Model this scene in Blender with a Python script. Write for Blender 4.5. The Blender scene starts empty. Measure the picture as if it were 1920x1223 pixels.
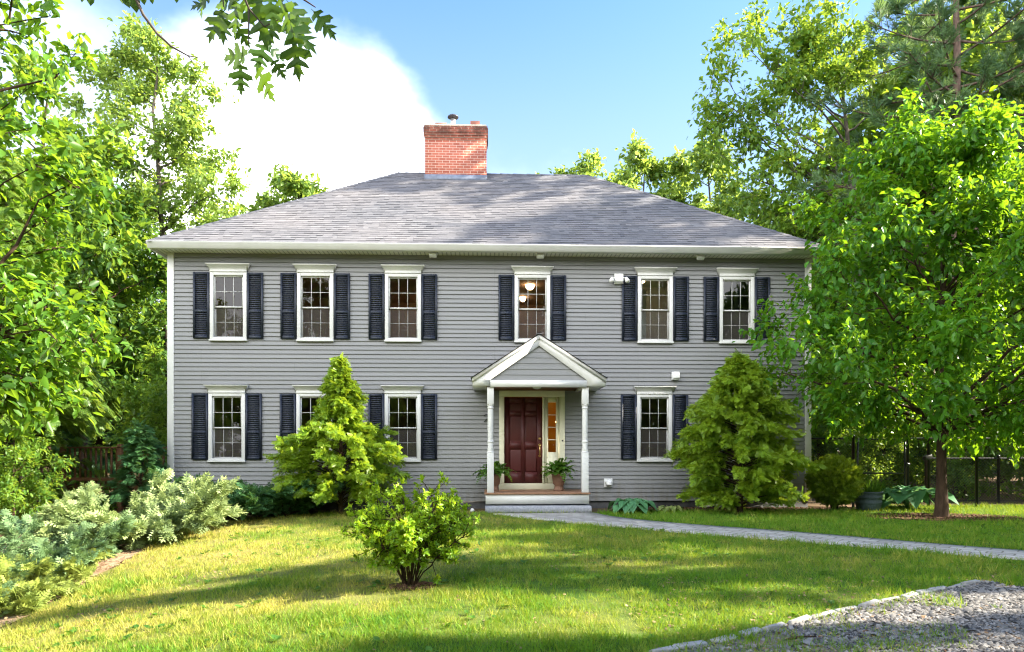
import bpy, math, random
import numpy as np
from mathutils import Vector, Matrix

R = math.radians
scene = bpy.context.scene
C = scene.collection

# ------------------------------------------------------------------ camera, sky, sun, exposure
cam_d = bpy.data.cameras.new("camera")
cam = bpy.data.objects.new("camera", cam_d); C.objects.link(cam)
cam.location = (0, 0, 1.4); cam.rotation_euler = (R(90), 0, 0)
cam_d.sensor_width = 36.0; cam_d.lens = 23.89
cam_d.shift_y = 0.1195
cam_d.clip_start = 0.05; cam_d.clip_end = 2000
scene.camera = cam

SUN_EL, SUN_AZ = 34.0, 3.2            # elevation; azimuth measured from +X towards +Y
sd = Vector((math.cos(R(SUN_AZ))*math.cos(R(SUN_EL)), math.sin(R(SUN_AZ))*math.cos(R(SUN_EL)), math.sin(R(SUN_EL))))
sl = bpy.data.lights.new("sun", 'SUN'); sl.energy = 3.7; sl.angle = R(0.6); sl.color = (1.0, 0.90, 0.74)
sun = bpy.data.objects.new("sun", sl); C.objects.link(sun)
sun.rotation_euler = sd.to_track_quat('Z', 'Y').to_euler()

world = bpy.data.worlds.new("World"); scene.world = world; world.use_nodes = True
wn = world.node_tree.nodes; wl = world.node_tree.links; wn.clear()
w_out = wn.new('ShaderNodeOutputWorld'); w_bg = wn.new('ShaderNodeBackground')
sky = wn.new('ShaderNodeTexSky'); sky.sky_type = 'NISHITA'; sky.sun_disc = False
sky.sun_elevation = R(SUN_EL); sky.sun_rotation = R(90-SUN_AZ)
sky.air_density = 1.0; sky.dust_density = 0.6; sky.ozone_density = 1.6; sky.altitude = 100
tc = wn.new('ShaderNodeTexCoord'); sep = wn.new('ShaderNodeSeparateXYZ')
wl.new(tc.outputs['Generated'], sep.inputs[0])
def wmath(op, a, b=None):
    n = wn.new('ShaderNodeMath'); n.operation = op
    for i, v in enumerate((a, b)):
        if v is None: continue
        if isinstance(v, (int, float)): n.inputs[i].default_value = v
        else: wl.new(v, n.inputs[i])
    return n.outputs[0]
nz = wn.new('ShaderNodeTexNoise'); nz.inputs['Scale'].default_value = 3.2; nz.inputs['Detail'].default_value = 6.0
nz.inputs['Roughness'].default_value = 0.55
wmap = wn.new('ShaderNodeMapping'); wmap.inputs['Scale'].default_value = (1.0, 1.0, 1.6); wmap.inputs['Location'].default_value = (0.35, 0.1, 0.0)
wl.new(tc.outputs['Generated'], wmap.inputs[0]); wl.new(wmap.outputs[0], nz.inputs['Vector'])
s1 = wmath('MULTIPLY', sep.outputs[0], -1.05)
s2 = wmath('MULTIPLY', sep.outputs[2], -2.9)
s3 = wmath('ADD', s1, s2)
nn = wmath('MULTIPLY', wmath('SUBTRACT', nz.outputs['Fac'], 0.5), 1.1)
back = wmath('MULTIPLY', wmath('MAXIMUM', wmath('MULTIPLY', sep.outputs[1], -1.0), 0.0), 2.2)   # unseen cloud added behind the camera as neutral fill on the facade
s4 = wmath('ADD', wmath('ADD', wmath('ADD', s3, nn), 1.10), back)
mr = wn.new('ShaderNodeMapRange'); mr.interpolation_type = 'SMOOTHSTEP'
mr.inputs['From Min'].default_value = 0.0; mr.inputs['From Max'].default_value = 0.42
wl.new(s4, mr.inputs['Value'])
vd = wn.new('ShaderNodeVectorMath'); vd.operation = 'DOT_PRODUCT'; vd.inputs[1].default_value = (-.293, .888, .355); wl.new(tc.outputs['Generated'], vd.inputs[0])
blob = wn.new('ShaderNodeMapRange'); blob.interpolation_type = 'SMOOTHSTEP'; blob.inputs['From Min'].default_value = .975; blob.inputs['From Max'].default_value = 1.0
wl.new(wmath('ADD', vd.outputs['Value'], wmath('MULTIPLY', wmath('SUBTRACT', nz.outputs['Fac'], 0.5), 0.036)), blob.inputs['Value'])
front = wmath('ADD', wmath('MULTIPLY', wmath('GREATER_THAN', sep.outputs[1], 0.0), -0.86), 1.0)     # thinner veil of cloud in front, full strength for the added fill cloud behind the camera
cloud = wmath('MAXIMUM', blob.outputs[0], wmath('MULTIPLY', mr.outputs[0], front))
cmix = wn.new('ShaderNodeMix'); cmix.data_type = 'RGBA'
wl.new(cloud, cmix.inputs['Factor']); 
stint = wn.new('ShaderNodeMix'); stint.data_type = 'RGBA'; stint.blend_type = 'MULTIPLY'; stint.inputs['Factor'].default_value = 1.0
stint.inputs[7].default_value = (0.29, 0.385, 0.51, 1)
wl.new(sky.outputs[0], stint.inputs[6])
hz = wn.new('ShaderNodeMapRange'); hz.interpolation_type = 'SMOOTHSTEP'                 # paler towards the horizon
hz.inputs['From Min'].default_value = 0.62; hz.inputs['From Max'].default_value = 0.16; hz.inputs['To Max'].default_value = 0.9
wl.new(sep.outputs[2], hz.inputs['Value'])
hmix = wn.new('ShaderNodeMix'); hmix.data_type = 'RGBA'; wl.new(hz.outputs[0], hmix.inputs['Factor'])
wl.new(stint.outputs[2], hmix.inputs[6]); hmix.inputs[7].default_value = (0.88, 1.08, 1.20, 1)
wl.new(hmix.outputs[2], cmix.inputs[6]); cmix.inputs[7].default_value = (6.2, 6.25, 6.4, 1)
wl.new(cmix.outputs[2], w_bg.inputs['Color']); w_bg.inputs['Strength'].default_value = 0.14
wl.new(w_bg.outputs[0], w_out.inputs['Surface'])

scene.view_settings.view_transform = 'Standard'
scene.view_settings.look = 'None'
scene.view_settings.exposure = 2.75
scene.view_settings.gamma = 1.0
scene.render.engine = 'CYCLES'
scene.cycles.max_bounces = 6; scene.cycles.diffuse_bounces = 3; scene.cycles.glossy_bounces = 3
scene.cycles.transmission_bounces = 4; scene.cycles.transparent_max_bounces = 8
scene.cycles.use_denoising = True
scene.cycles.filter_width = 1.2
scene.cycles.sample_clamp_indirect = 6.0

# ------------------------------------------------------------------ mesh helpers
def make_mesh(name, V, loops, starts, tint=None, smooth=False):
    me = bpy.data.meshes.new(name)
    V = np.ascontiguousarray(V, dtype=np.float32).reshape(-1, 3)
    loops = np.ascontiguousarray(loops, dtype=np.int32); starts = np.ascontiguousarray(starts, dtype=np.int32)
    me.vertices.add(len(V)); me.vertices.foreach_set('co', V.ravel())
    me.loops.add(len(loops)); me.loops.foreach_set('vertex_index', loops)
    me.polygons.add(len(starts)); me.polygons.foreach_set('loop_start', starts)
    me.update(calc_edges=True)
    if smooth: me.polygons.foreach_set('use_smooth', np.ones(len(starts), dtype=bool))
    if tint is not None:
        a = me.attributes.new('tint', 'FLOAT', 'FACE'); a.data.foreach_set('value', np.ascontiguousarray(tint, dtype=np.float32))
    return me

class Geo:
    """collects vertices and faces for ONE mesh"""
    def __init__(self): self.V = []; self.L = []; self.S = []; self.T = []; self.nv = 0; self.nl = 0; self.anyt = False
    def add(self, V, faces, tint=0.5):
        """faces: list of int arrays (n, m)"""
        V = np.asarray(V, dtype=float).reshape(-1, 3)
        for F in faces:
            F = np.asarray(F, dtype=np.int64)
            if F.ndim == 1: F = F[None]
            n, m = F.shape
            self.L.append((F + self.nv).ravel()); self.S.append(self.nl + np.arange(n)*m); self.nl += n*m
            t = np.asarray(tint, dtype=float)
            self.T.append(np.full(n, float(t)) if t.ndim == 0 else np.resize(t, n))
        self.V.append(V); self.nv += len(V)
    def box(self, x0, x1, y0, y1, z0, z1, tint=0.5):
        v = [(x0,y0,z0),(x1,y0,z0),(x1,y1,z0),(x0,y1,z0),(x0,y0,z1),(x1,y0,z1),(x1,y1,z1),(x0,y1,z1)]
        self.add(v, [[(0,3,2,1),(4,5,6,7),(0,1,5,4),(1,2,6,5),(2,3,7,6),(3,0,4,7)]], tint)
    def obox(self, c, ax, ay, az, tint=0.5):
        """box with centre c and half-axis vectors"""
        c, ax, ay, az = map(np.array, (c, ax, ay, az))
        v = [c+sx*ax+sy*ay+sz*az for sz in (-1,1) for sx, sy in ((-1,-1),(1,-1),(1,1),(-1,1))]
        self.add(v, [[(0,3,2,1),(4,5,6,7),(0,1,5,4),(1,2,6,5),(2,3,7,6),(3,0,4,7)]], tint)
    def prism(self, pts, y0, y1, tint=0.5):
        """polygon (x,z) extruded along y"""
        n = len(pts)
        v = [(p[0], y0, p[1]) for p in pts] + [(p[0], y1, p[1]) for p in pts]
        self.add(v, [[tuple(range(n))], [tuple(range(2*n-1, n-1, -1))], [(i, i+n, (i+1) % n + n, (i+1) % n) for i in range(n)]], tint)
    def prism_x(self, pts, x0, x1, tint=0.5):
        """polygon (y,z) extruded along x"""
        n = len(pts)
        v = [(x0, p[0], p[1]) for p in pts] + [(x1, p[0], p[1]) for p in pts]
        self.add(v, [[tuple(range(n))], [tuple(range(2*n-1, n-1, -1))], [(i, i+n, (i+1) % n + n, (i+1) % n) for i in range(n)]], tint)
    def quad(self, a, b, c, d, tint=0.5): self.add([a, b, c, d], [[(0, 1, 2, 3)]], tint)
    def lathe(self, prof, c=(0, 0, 0), n=16, tint=0.5, rot=0.0, cap=True):
        """prof: (r,z) list, axis z"""
        a = np.arange(n)/n*2*math.pi + rot; m = len(prof)
        V = np.array([(c[0]+r*math.cos(t), c[1]+r*math.sin(t), c[2]+z) for r, z in prof for t in a])
        F = [(i*n+j, i*n+(j+1) % n, (i+1)*n+(j+1) % n, (i+1)*n+j) for i in range(m-1) for j in range(n)]
        fs = [F]
        if cap: fs += [[tuple(range(n-1, -1, -1))], [tuple((m-1)*n+j for j in range(n))]]
        self.add(V, fs, tint)
    def tube(self, P, rad, n=6, tint=0.5, cap=False):
        P = np.asarray(P, dtype=float); m = len(P)
        rad = np.resize(np.asarray(rad, dtype=float), m)
        T = np.gradient(P, axis=0); T /= np.linalg.norm(T, axis=1)[:, None]+1e-9
        ref = np.array((0.31, 0.17, 0.93)) if abs(T[0] @ np.array((.31, .17, .93))) < .9 else np.array((1., 0, 0))
        A = np.cross(T, ref); A /= np.linalg.norm(A, axis=1)[:, None]+1e-9
        B = np.cross(T, A)
        a = np.arange(n)/n*2*math.pi
        V = P[:, None]+rad[:, None, None]*(np.cos(a)[None, :, None]*A[:, None]+np.sin(a)[None, :, None]*B[:, None])
        i, j = np.meshgrid(np.arange(m-1), np.arange(n), indexing='ij')
        F = np.stack([i*n+j, i*n+(j+1) % n, (i+1)*n+(j+1) % n, (i+1)*n+j], -1).reshape(-1, 4)
        fs = [F]
        if cap: fs += [[tuple(range(n-1, -1, -1))], [tuple((m-1)*n+j for j in range(n))]]
        self.add(V, fs, tint)
    def sticks(self, A, B, r0, r1, n=3, tint=0.5):
        """many tapered straight twigs at once"""
        A = np.asarray(A, float); B = np.asarray(B, float)
        if len(A) == 0: return
        D = B-A; D /= np.linalg.norm(D, axis=1)[:, None]+1e-9
        ref = np.where((np.abs(D[:, 2:3]) < .9), np.array([[0, 0, 1.]]), np.array([[1., 0, 0]]))
        X = np.cross(D, ref); X /= np.linalg.norm(X, axis=1)[:, None]+1e-9; Y = np.cross(D, X)
        a = np.arange(n)/n*2*math.pi
        ring = np.cos(a)[None, :, None]*X[:, None]+np.sin(a)[None, :, None]*Y[:, None]
        V = np.concatenate([A[:, None]+ring*np.reshape(r0, (-1, 1, 1)), B[:, None]+ring*np.reshape(r1, (-1, 1, 1))], 1)
        base = np.arange(len(A))[:, None]*(2*n)
        self.add(V.reshape(-1, 3), [np.concatenate([base+np.array([[j, (j+1) % n, n+(j+1) % n, n+j]]) for j in range(n)], 0)], tint)
    def leaves(self, tmpl, pos, axis, nrm, size, tint):
        """place one template (verts, faces) at every pos; x = side, y = along axis, z = normal"""
        tv, tf = tmpl; tv = np.asarray(tv, float); n = len(pos); k = len(tv)
        if n == 0: return
        axis = axis/(np.linalg.norm(axis, axis=1)[:, None]+1e-9)
        side = np.cross(axis, nrm); side /= np.linalg.norm(side, axis=1)[:, None]+1e-9
        nr = np.cross(side, axis)
        size = np.resize(np.asarray(size, float), n)
        V = pos[:, None]+size[:, None, None]*(tv[None, :, 0:1]*side[:, None]+tv[None, :, 1:2]*axis[:, None]+tv[None, :, 2:3]*nr[:, None])
        base = np.arange(n)[:, None]*k; faces = []; tint = np.resize(np.asarray(tint, float), n)
        off = self.nv
        for f in tf:
            F = base+np.array(f)[None]
            m = F.shape[1]
            self.L.append((F+off).ravel()); self.S.append(self.nl+np.arange(n)*m); self.nl += n*m; self.T.append(tint)
        self.V.append(V.reshape(-1, 3)); self.nv += n*k
    def mesh(self, name, smooth=False):
        return make_mesh(name, np.concatenate(self.V), np.concatenate(self.L), np.concatenate(self.S), np.concatenate(self.T), smooth)
    def build(self, name, m, parent=None, smooth=False, loc=(0, 0, 0)):
        o = bpy.data.objects.new(name, self.mesh(name, smooth)); C.objects.link(o)
        o.data.materials.append(m); o.location = loc
        if parent is not None: o.parent = parent
        return o

def thing(name, label, cat, loc=(0, 0, 0), rz=0.0, group=None):
    o = bpy.data.objects.new(name, None); C.objects.link(o); o.empty_display_size = 0.2
    o.location = loc; o.rotation_euler = (0, 0, rz); o['label'] = label; o['category'] = cat
    if group: o['group'] = group
    return o
def tag(o, label, cat, group=None):
    o['label'] = label; o['category'] = cat
    if group: o['group'] = group
    return o
def dup(root, loc, rz=0.0, scale=None, label=None, group=None):
    r = root.copy(); C.objects.link(r); r.location = loc; r.rotation_euler = (0, 0, rz)
    if scale: r.scale = (scale,)*3 if isinstance(scale, (int, float)) else scale
    if label: r['label'] = label
    if group: r['group'] = group
    for ch in list(root.children):
        c = ch.copy(); C.objects.link(c); c.parent = r
        for g in list(ch.children):
            d = g.copy(); C.objects.link(d); d.parent = c
    return r
def dup_part(o, parent, loc):
    c = o.copy(); C.objects.link(c); c.parent = parent; c.location = loc
    for g in list(o.children):
        d = g.copy(); C.objects.link(d); d.parent = c
    return c
def bevel(o, w=0.006, seg=2):
    m = o.modifiers.new('bevel', 'BEVEL'); m.width = w; m.segments = seg; m.limit_method = 'ANGLE'
    return o
def vnoise(x, y, seed=0):
    """smooth value noise in 0..1"""
    x = np.asarray(x, float); y = np.asarray(y, float)
    xi = np.floor(x).astype(np.int64); yi = np.floor(y).astype(np.int64); fx = x-xi; fy = y-yi
    fx = fx*fx*(3-2*fx); fy = fy*fy*(3-2*fy)
    def h(a, b):
        n = (a*374761393+b*668265263+seed*974634777) & 0xffffffff
        n = ((n ^ (n >> 13))*1274126177) & 0xffffffff
        return ((n ^ (n >> 16)) & 0xffff)/65535.0
    return (h(xi, yi)*(1-fx)+h(xi+1, yi)*fx)*(1-fy)+(h(xi, yi+1)*(1-fx)+h(xi+1, yi+1)*fx)*fy
def fbm(x, y, seed=0, o=4):
    s = 0; a = .5; t = 0
    for i in range(o): s = s+a*vnoise(x*2**i, y*2**i, seed+i*17); t += a; a *= .5
    return s/t
def inside(px, py, poly):
    px = np.asarray(px); py = np.asarray(py); r = np.zeros(px.shape, bool); n = len(poly)
    for i in range(n):
        x0, y0 = poly[i]; x1, y1 = poly[(i+1) % n]
        c = ((y0 > py) != (y1 > py)) & (px < (x1-x0)*(py-y0)/((y1-y0) if y1 != y0 else 1e-9)+x0)
        r ^= c
    return r

# ------------------------------------------------------------------ material helpers
def new_mat(name):
    m = bpy.data.materials.new(name); m.use_nodes = True; nt = m.node_tree; nt.nodes.clear()
    out = nt.nodes.new('ShaderNodeOutputMaterial'); p = nt.nodes.new('ShaderNodeBsdfPrincipled')
    nt.links.new(p.outputs[0], out.inputs[0])
    return m, nt, p, out
def col4(c): return (c[0], c[1], c[2], 1)
def mixc(nt, fac, a, b, blend='MIX'):
    n = nt.nodes.new('ShaderNodeMix'); n.data_type = 'RGBA'; n.blend_type = blend
    for s, v in ((n.inputs['Factor'], fac), (n.inputs[6], a), (n.inputs[7], b)):
        if isinstance(v, (int, float)): s.default_value = v
        elif isinstance(v, tuple): s.default_value = col4(v)
        else: nt.links.new(v, s)
    return n.outputs[2]
def noise(nt, scale, detail=4, rough=.6, stretch=None, coord='Object'):
    t = nt.nodes.new('ShaderNodeTexCoord'); n = nt.nodes.new('ShaderNodeTexNoise')
    n.inputs['Scale'].default_value = scale; n.inputs['Detail'].default_value = detail; n.inputs['Roughness'].default_value = rough
    if stretch:
        mp = nt.nodes.new('ShaderNodeMapping'); mp.inputs['Scale'].default_value = stretch
        nt.links.new(t.outputs[coord], mp.inputs[0]); nt.links.new(mp.outputs[0], n.inputs['Vector'])
    else: nt.links.new(t.outputs[coord], n.inputs['Vector'])
    return n.outputs['Fac']
def ramp(nt, fac, lo, hi):
    n = nt.nodes.new('ShaderNodeMapRange'); n.inputs['From Min'].default_value = lo; n.inputs['From Max'].default_value = hi
    nt.links.new(fac, n.inputs['Value']); return n.outputs[0]
def bump(nt, p, h, strength=.3, dist=.01):
    b = nt.nodes.new('ShaderNodeBump'); b.inputs['Strength'].default_value = strength; b.inputs['Distance'].default_value = dist
    nt.links.new(h, b.inputs['Height']); nt.links.new(b.outputs[0], p.inputs['Normal'])
def tint_attr(nt):
    a = nt.nodes.new('ShaderNodeAttribute'); a.attribute_name = 'tint'; return a.outputs['Fac']
def simple(name, a, b=None, scale=6, rough=.6, spec=.3, bmp=0.0, stretch=None, metal=0.0, detail=4):
    m, nt, p, out = new_mat(name)
    f = noise(nt, scale, detail, .6, stretch)
    b = b or tuple(x*.8 for x in a)
    nt.links.new(mixc(nt, ramp(nt, f, .35, .65), b, a), p.inputs['Base Color'])
    p.inputs['Roughness'].default_value = rough; p.inputs['Specular IOR Level'].default_value = spec; p.inputs['Metallic'].default_value = metal
    if bmp: bump(nt, p, f, bmp)
    return m
def tinted(name, lo, hi, rough=.8, spec=.2, nscale=8, namt=.3, bmp=0.2):
    """colour between lo and hi by the face's own tint, broken up by noise"""
    m, nt, p, out = new_mat(name)
    base = mixc(nt, tint_attr(nt), lo, hi); f = noise(nt, nscale, 5)
    dark = mixc(nt, namt, base, (0.0, 0.0, 0.0))
    nt.links.new(mixc(nt, ramp(nt, f, .3, .7), dark, base), p.inputs['Base Color'])
    p.inputs['Roughness'].default_value = rough; p.inputs['Specular IOR Level'].default_value = spec
    if bmp: bump(nt, p, f, bmp)
    return m
def leaf_mat(name, lo, hi, trans, tf=.42, rough=.42, spec=.35):
    m, nt, p, out = new_mat(name)
    t = tint_attr(nt)
    nt.links.new(mixc(nt, t, lo, hi), p.inputs['Base Color'])
    p.inputs['Roughness'].default_value = rough; p.inputs['Specular IOR Level'].default_value = spec
    tr = nt.nodes.new('ShaderNodeBsdfTranslucent')
    nt.links.new(mixc(nt, t, tuple(x*.75 for x in trans), trans), tr.inputs['Color'])
    mx = nt.nodes.new('ShaderNodeMixShader'); mx.inputs[0].default_value = tf
    nt.links.new(p.outputs[0], mx.inputs[1]); nt.links.new(tr.outputs[0], mx.inputs[2]); nt.links.new(mx.outputs[0], out.inputs[0])
    return m

M = {}
M['white'] = simple('white_trim_paint', (.62, .62, .60), (.57, .57, .545), 3, .45, .4)
M['cream'] = simple('cream_door_trim', (.70, .68, .52), (.66, .63, .47), 3, .5, .35)
M['navy'] = simple('navy_shutter_paint', (.020, .026, .043), (.016, .021, .035), 5, .5, .4)
M['foundation'] = simple('foundation_concrete', (.10, .10, .10), (.06, .06, .06), 5, .9, .1, .3)
M['maroon'] = simple('maroon_door_paint', (.072, .013, .012), (.062, .011, .010), 4, .5, .35)
M['brass'] = simple('brass', (.75, .52, .2), (.6, .4, .14), 9, .28, .5, metal=.9)
M['deck_brown'] = simple('porch_deck_boards', (.30, .17, .10), (.22, .12, .07), 5, .6, .3, stretch=(1, 9, 1))
M['wood_brown'] = simple('stained_deck_wood', (.22, .105, .055), (.15, .07, .036), 6, .75, .2, .2, stretch=(1, 1, 6))
M['ceiling_wood'] = simple('porch_ceiling_wood', (.22, .10, .05), (.17, .075, .035), 6, .6, .3, stretch=(1, 8, 1))
M['lead'] = simple('lead_flashing', (.16, .19, .25), (.11, .13, .18), 8, .55, .4, .2)
M['metal'] = simple('galvanised_metal', (.6, .6, .62), (.5, .5, .52), 8, .35, .5, metal=.8)
M['dark_metal'] = simple('dark_metal_cap', (.07, .065, .08), (.05, .05, .06), 8, .5, .4, metal=.4)
M['black'] = simple('black_fence_coating', (.008, .008, .009), (.012, .012, .013), 9, .4, .5)
M['clay'] = simple('clay_flue', (.28, .12, .09), (.2, .09, .07), 9, .85, .1, .2)
M['cap_mortar'] = simple('pale_mortar_cap', (.62, .56, .44), (.5, .45, .36), 9, .9, .1, .2)
M['black_asphalt'] = simple('drip_edge', (.03, .03, .035), (.02, .02, .025), 9, .7, .2)
M['terracotta'] = simple('brown_clay_pot', (.23, .13, .09), (.17, .095, .065), 12, .7, .25, .15)
M['barrel'] = simple('weathered_blue_grey_tub', (.075, .105, .13), (.05, .075, .095), 10, .65, .3, .2, stretch=(4, 4, 1))
M['granite'] = simple('split_granite', (.33, .34, .37), (.22, .23, .26), 22, .85, .2, .9, detail=8)
M['white_stone'] = simple('white_stone', (.7, .7, .68), (.55, .55, .53), 14, .8, .2, .4)
M['edging'] = simple('grey_edging_stone', (.36, .35, .33), (.27, .26, .25), 18, .9, .15, .5, detail=7)
M['plastic'] = simple('white_plastic', (.8, .8, .78), (.75, .75, .73), 5, .4, .4)
M['bark'] = simple('brown_bark', (.085, .055, .038), (.04, .027, .019), 14, .95, .1, .9, stretch=(1, 1, .22), detail=8)
M['pine_bark'] = simple('reddish_pine_bark', (.17, .115, .09), (.07, .05, .042), 10, .95, .1, 1.0, stretch=(1, 1, .3), detail=8)
M['grey_bark'] = simple('grey_bark', (.13, .11, .09), (.065, .055, .045), 12, .95, .1, .8, stretch=(1, 1, .25), detail=8)
M['stem'] = simple('shrub_stem', (.07, .045, .03), (.035, .025, .017), 25, .9, .1, .4)
M['pale_log'] = simple('pale_leaning_trunk', (.32, .26, .19), (.2, .16, .12), 12, .9, .1, .4, stretch=(1, 1, .2))

def siding_mat():
    m, nt, p, out = new_mat('grey_vinyl_siding')
    f = noise(nt, 1.2, 4, .55, (1, 1, 2.2)); g = noise(nt, 2.2, 5, .6, (3.5, 1, .35))
    t = nt.nodes.new('ShaderNodeTexCoord'); sx = nt.nodes.new('ShaderNodeSeparateXYZ'); nt.links.new(t.outputs['Object'], sx.inputs[0])
    cb = nt.nodes.new('ShaderNodeCombineXYZ'); a = nt.nodes.new('ShaderNodeMath'); a.operation = 'SUBTRACT'; a.inputs[1].default_value = .16
    nt.links.new(sx.outputs[0], cb.inputs[0]); nt.links.new(sx.outputs[2], a.inputs[0]); nt.links.new(a.outputs[0], cb.inputs[1])
    b = nt.nodes.new('ShaderNodeTexBrick'); nt.links.new(cb.outputs[0], b.inputs['Vector']); b.inputs['Scale'].default_value = 1      # panels two courses high, lapped end to end
    b.inputs['Brick Width'].default_value = 3.4; b.inputs['Row Height'].default_value = 2*5.77/57; b.inputs['Mortar Size'].default_value = .0022; b.offset = .37; b.offset_frequency = 3
    b.inputs['Color1'].default_value = (.209, .212, .215, 1); b.inputs['Color2'].default_value = (.226, .228, .230, 1); b.inputs['Mortar'].default_value = (.12, .12, .125, 1)
    base = mixc(nt, ramp(nt, f, .3, .7), b.outputs['Color'], mixc(nt, .25, b.outputs['Color'], (.205, .21, .205)))
    low = ramp(nt, sx.outputs[2], .75, .15); st = nt.nodes.new('ShaderNodeMath'); st.operation = 'MULTIPLY'; nt.links.new(low, st.inputs[0]); nt.links.new(ramp(nt, g, .4, .7), st.inputs[1])
    base = mixc(nt, ramp(nt, g, .62, .9), base, (.18, .18, .172))
    nt.links.new(mixc(nt, st.outputs[0], base, (.17, .155, .13)), p.inputs['Base Color'])       # splashed soil near the ground
    p.inputs['Roughness'].default_value = .5; p.inputs['Specular IOR Level'].default_value = .35
    return m
M['siding'] = siding_mat()
def soffit_mat():
    m, nt, p, out = new_mat('vented_soffit')
    t = nt.nodes.new('ShaderNodeTexCoord'); w = nt.nodes.new('ShaderNodeTexWave'); w.inputs['Scale'].default_value = 3.1
    w.inputs['Distortion'].default_value = 0; w.bands_direction = 'X'; nt.links.new(t.outputs['Object'], w.inputs['Vector'])
    nt.links.new(mixc(nt, ramp(nt, w.outputs['Fac'], .0, .25), (.3, .3, .26), (.66, .65, .58)), p.inputs['Base Color'])
    p.inputs['Roughness'].default_value = .6; return m
M['soffit'] = soffit_mat()
def shingle_mat():
    m, nt, p, out = new_mat('grey_asphalt_shingle')
    base = mixc(nt, tint_attr(nt), (.082, .086, .098), (.200, .200, .208))
    f = noise(nt, 90, 3, .7); g = noise(nt, .55, 3, .5)
    base = mixc(nt, ramp(nt, f, .35, .7), mixc(nt, .25, base, (.02, .02, .03)), base)
    nt.links.new(mixc(nt, ramp(nt, g, .35, .7), base, mixc(nt, .18, base, (.30, .26, .24))), p.inputs['Base Color'])
    p.inputs['Roughness'].default_value = .95; p.inputs['Specular IOR Level'].default_value = .15
    bump(nt, p, f, .5, .006); return m
M['shingle'] = shingle_mat()
def brick_mat():
    m, nt, p, out = new_mat('red_brick')
    t = nt.nodes.new('ShaderNodeTexCoord'); s = nt.nodes.new('ShaderNodeSeparateXYZ'); nt.links.new(t.outputs['Object'], s.inputs[0])
    a = nt.nodes.new('ShaderNodeMath'); a.operation = 'ADD'; nt.links.new(s.outputs[0], a.inputs[0]); nt.links.new(s.outputs[1], a.inputs[1])
    cb = nt.nodes.new('ShaderNodeCombineXYZ'); nt.links.new(a.outputs[0], cb.inputs[0]); nt.links.new(s.outputs[2], cb.inputs[1])
    b = nt.nodes.new('ShaderNodeTexBrick'); nt.links.new(cb.outputs[0], b.inputs['Vector'])
    b.inputs['Scale'].default_value = 1; b.inputs['Brick Width'].default_value = .205; b.inputs['Row Height'].default_value = .0745
    b.inputs['Mortar Size'].default_value = .0055; b.inputs['Mortar Smooth'].default_value = .2
    b.inputs['Color1'].default_value = (.36, .115, .075, 1); b.inputs['Color2'].default_value = (.26, .075, .05, 1)
    b.inputs['Mortar'].default_value = (.50, .40, .33, 1)
    f = noise(nt, 3.5, 5)
    z = ramp(nt, s.outputs[2], 10.42, 10.62)
    stain = nt.nodes.new('ShaderNodeMath'); stain.operation = 'MULTIPLY'; nt.links.new(z, stain.inputs[0]); nt.links.new(ramp(nt, f, .3, .55), stain.inputs[1])
    sm = nt.nodes.new('ShaderNodeMath'); sm.operation = 'MULTIPLY'; sm.inputs[1].default_value = .75; nt.links.new(stain.outputs[0], sm.inputs[0])
    nt.links.new(mixc(nt, sm.outputs[0], b.outputs['Color'], (.05, .028, .022)), p.inputs['Base Color'])
    p.inputs['Roughness'].default_value = .9; p.inputs['Specular IOR Level'].default_value = .15
    bump(nt, p, b.outputs['Fac'], -.5, .006); return m
M['brick'] = brick_mat()
def glass_mat():
    m, nt, p, out = new_mat('window_glass')
    tr = nt.nodes.new('ShaderNodeBsdfTransparent'); tr.inputs[0].default_value = (.88, .9, .88, 1)
    gl = nt.nodes.new('ShaderNodeBsdfGlossy'); gl.inputs['Roughness'].default_value = .015
    fr = nt.nodes.new('ShaderNodeFresnel'); fr.inputs[0].default_value = 1.52
    b = nt.nodes.new('ShaderNodeBump'); b.inputs['Strength'].default_value = .08; b.inputs['Distance'].default_value = .02
    nt.links.new(noise(nt, 2.2, 2), b.inputs['Height']); nt.links.new(b.outputs[0], gl.inputs['Normal'])
    mx = nt.nodes.new('ShaderNodeMixShader'); nt.links.new(fr.outputs[0], mx.inputs[0])
    nt.links.new(tr.outputs[0], mx.inputs[1]); nt.links.new(gl.outputs[0], mx.inputs[2]); nt.links.new(mx.outputs[0], out.inputs[0])
    return m
M['glass'] = glass_mat()
def screen_mat():
    m, nt, p, out = new_mat('insect_screen'); p.inputs['Base Color'].default_value = (.135, .12, .105, 1); p.inputs['Roughness'].default_value = .8
    tr = nt.nodes.new('ShaderNodeBsdfTransparent'); mx = nt.nodes.new('ShaderNodeMixShader'); mx.inputs[0].default_value = .24
    nt.links.new(tr.outputs[0], mx.inputs[1]); nt.links.new(p.outputs[0], mx.inputs[2]); nt.links.new(mx.outputs[0], out.inputs[0]); return m
M['screen'] = screen_mat()
def emit_mat(name, c, s):
    m, nt, p, out = new_mat(name); p.inputs['Base Color'].default_value = col4(c)
    p.inputs['Emission Color'].default_value = col4(c); p.inputs['Emission Strength'].default_value = s; return m
M['lamp'] = emit_mat('lit_lamp_glass', (1.0, .70, .38), 2.6)
M['lamp_soft'] = emit_mat('lit_lamp_soft', (1.0, .55, .16), 9.0)
M['room'] = simple('brown_room_wall', (.50, .33, .24), (.42, .28, .2), 1.5, .8, .2)
M['room_grey'] = simple('grey_room_wall', (.34, .36, .34), (.28, .3, .29), 1.5, .8, .2)
M['room_warm'] = simple('warm_hall_wall', (.50, .27, .05), (.40, .20, .035), 1.5, .8, .2)
M['door_grey'] = simple('pale_grey_inner_door', (.55, .62, .60), (.5, .57, .55), 3, .6, .3)
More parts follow.
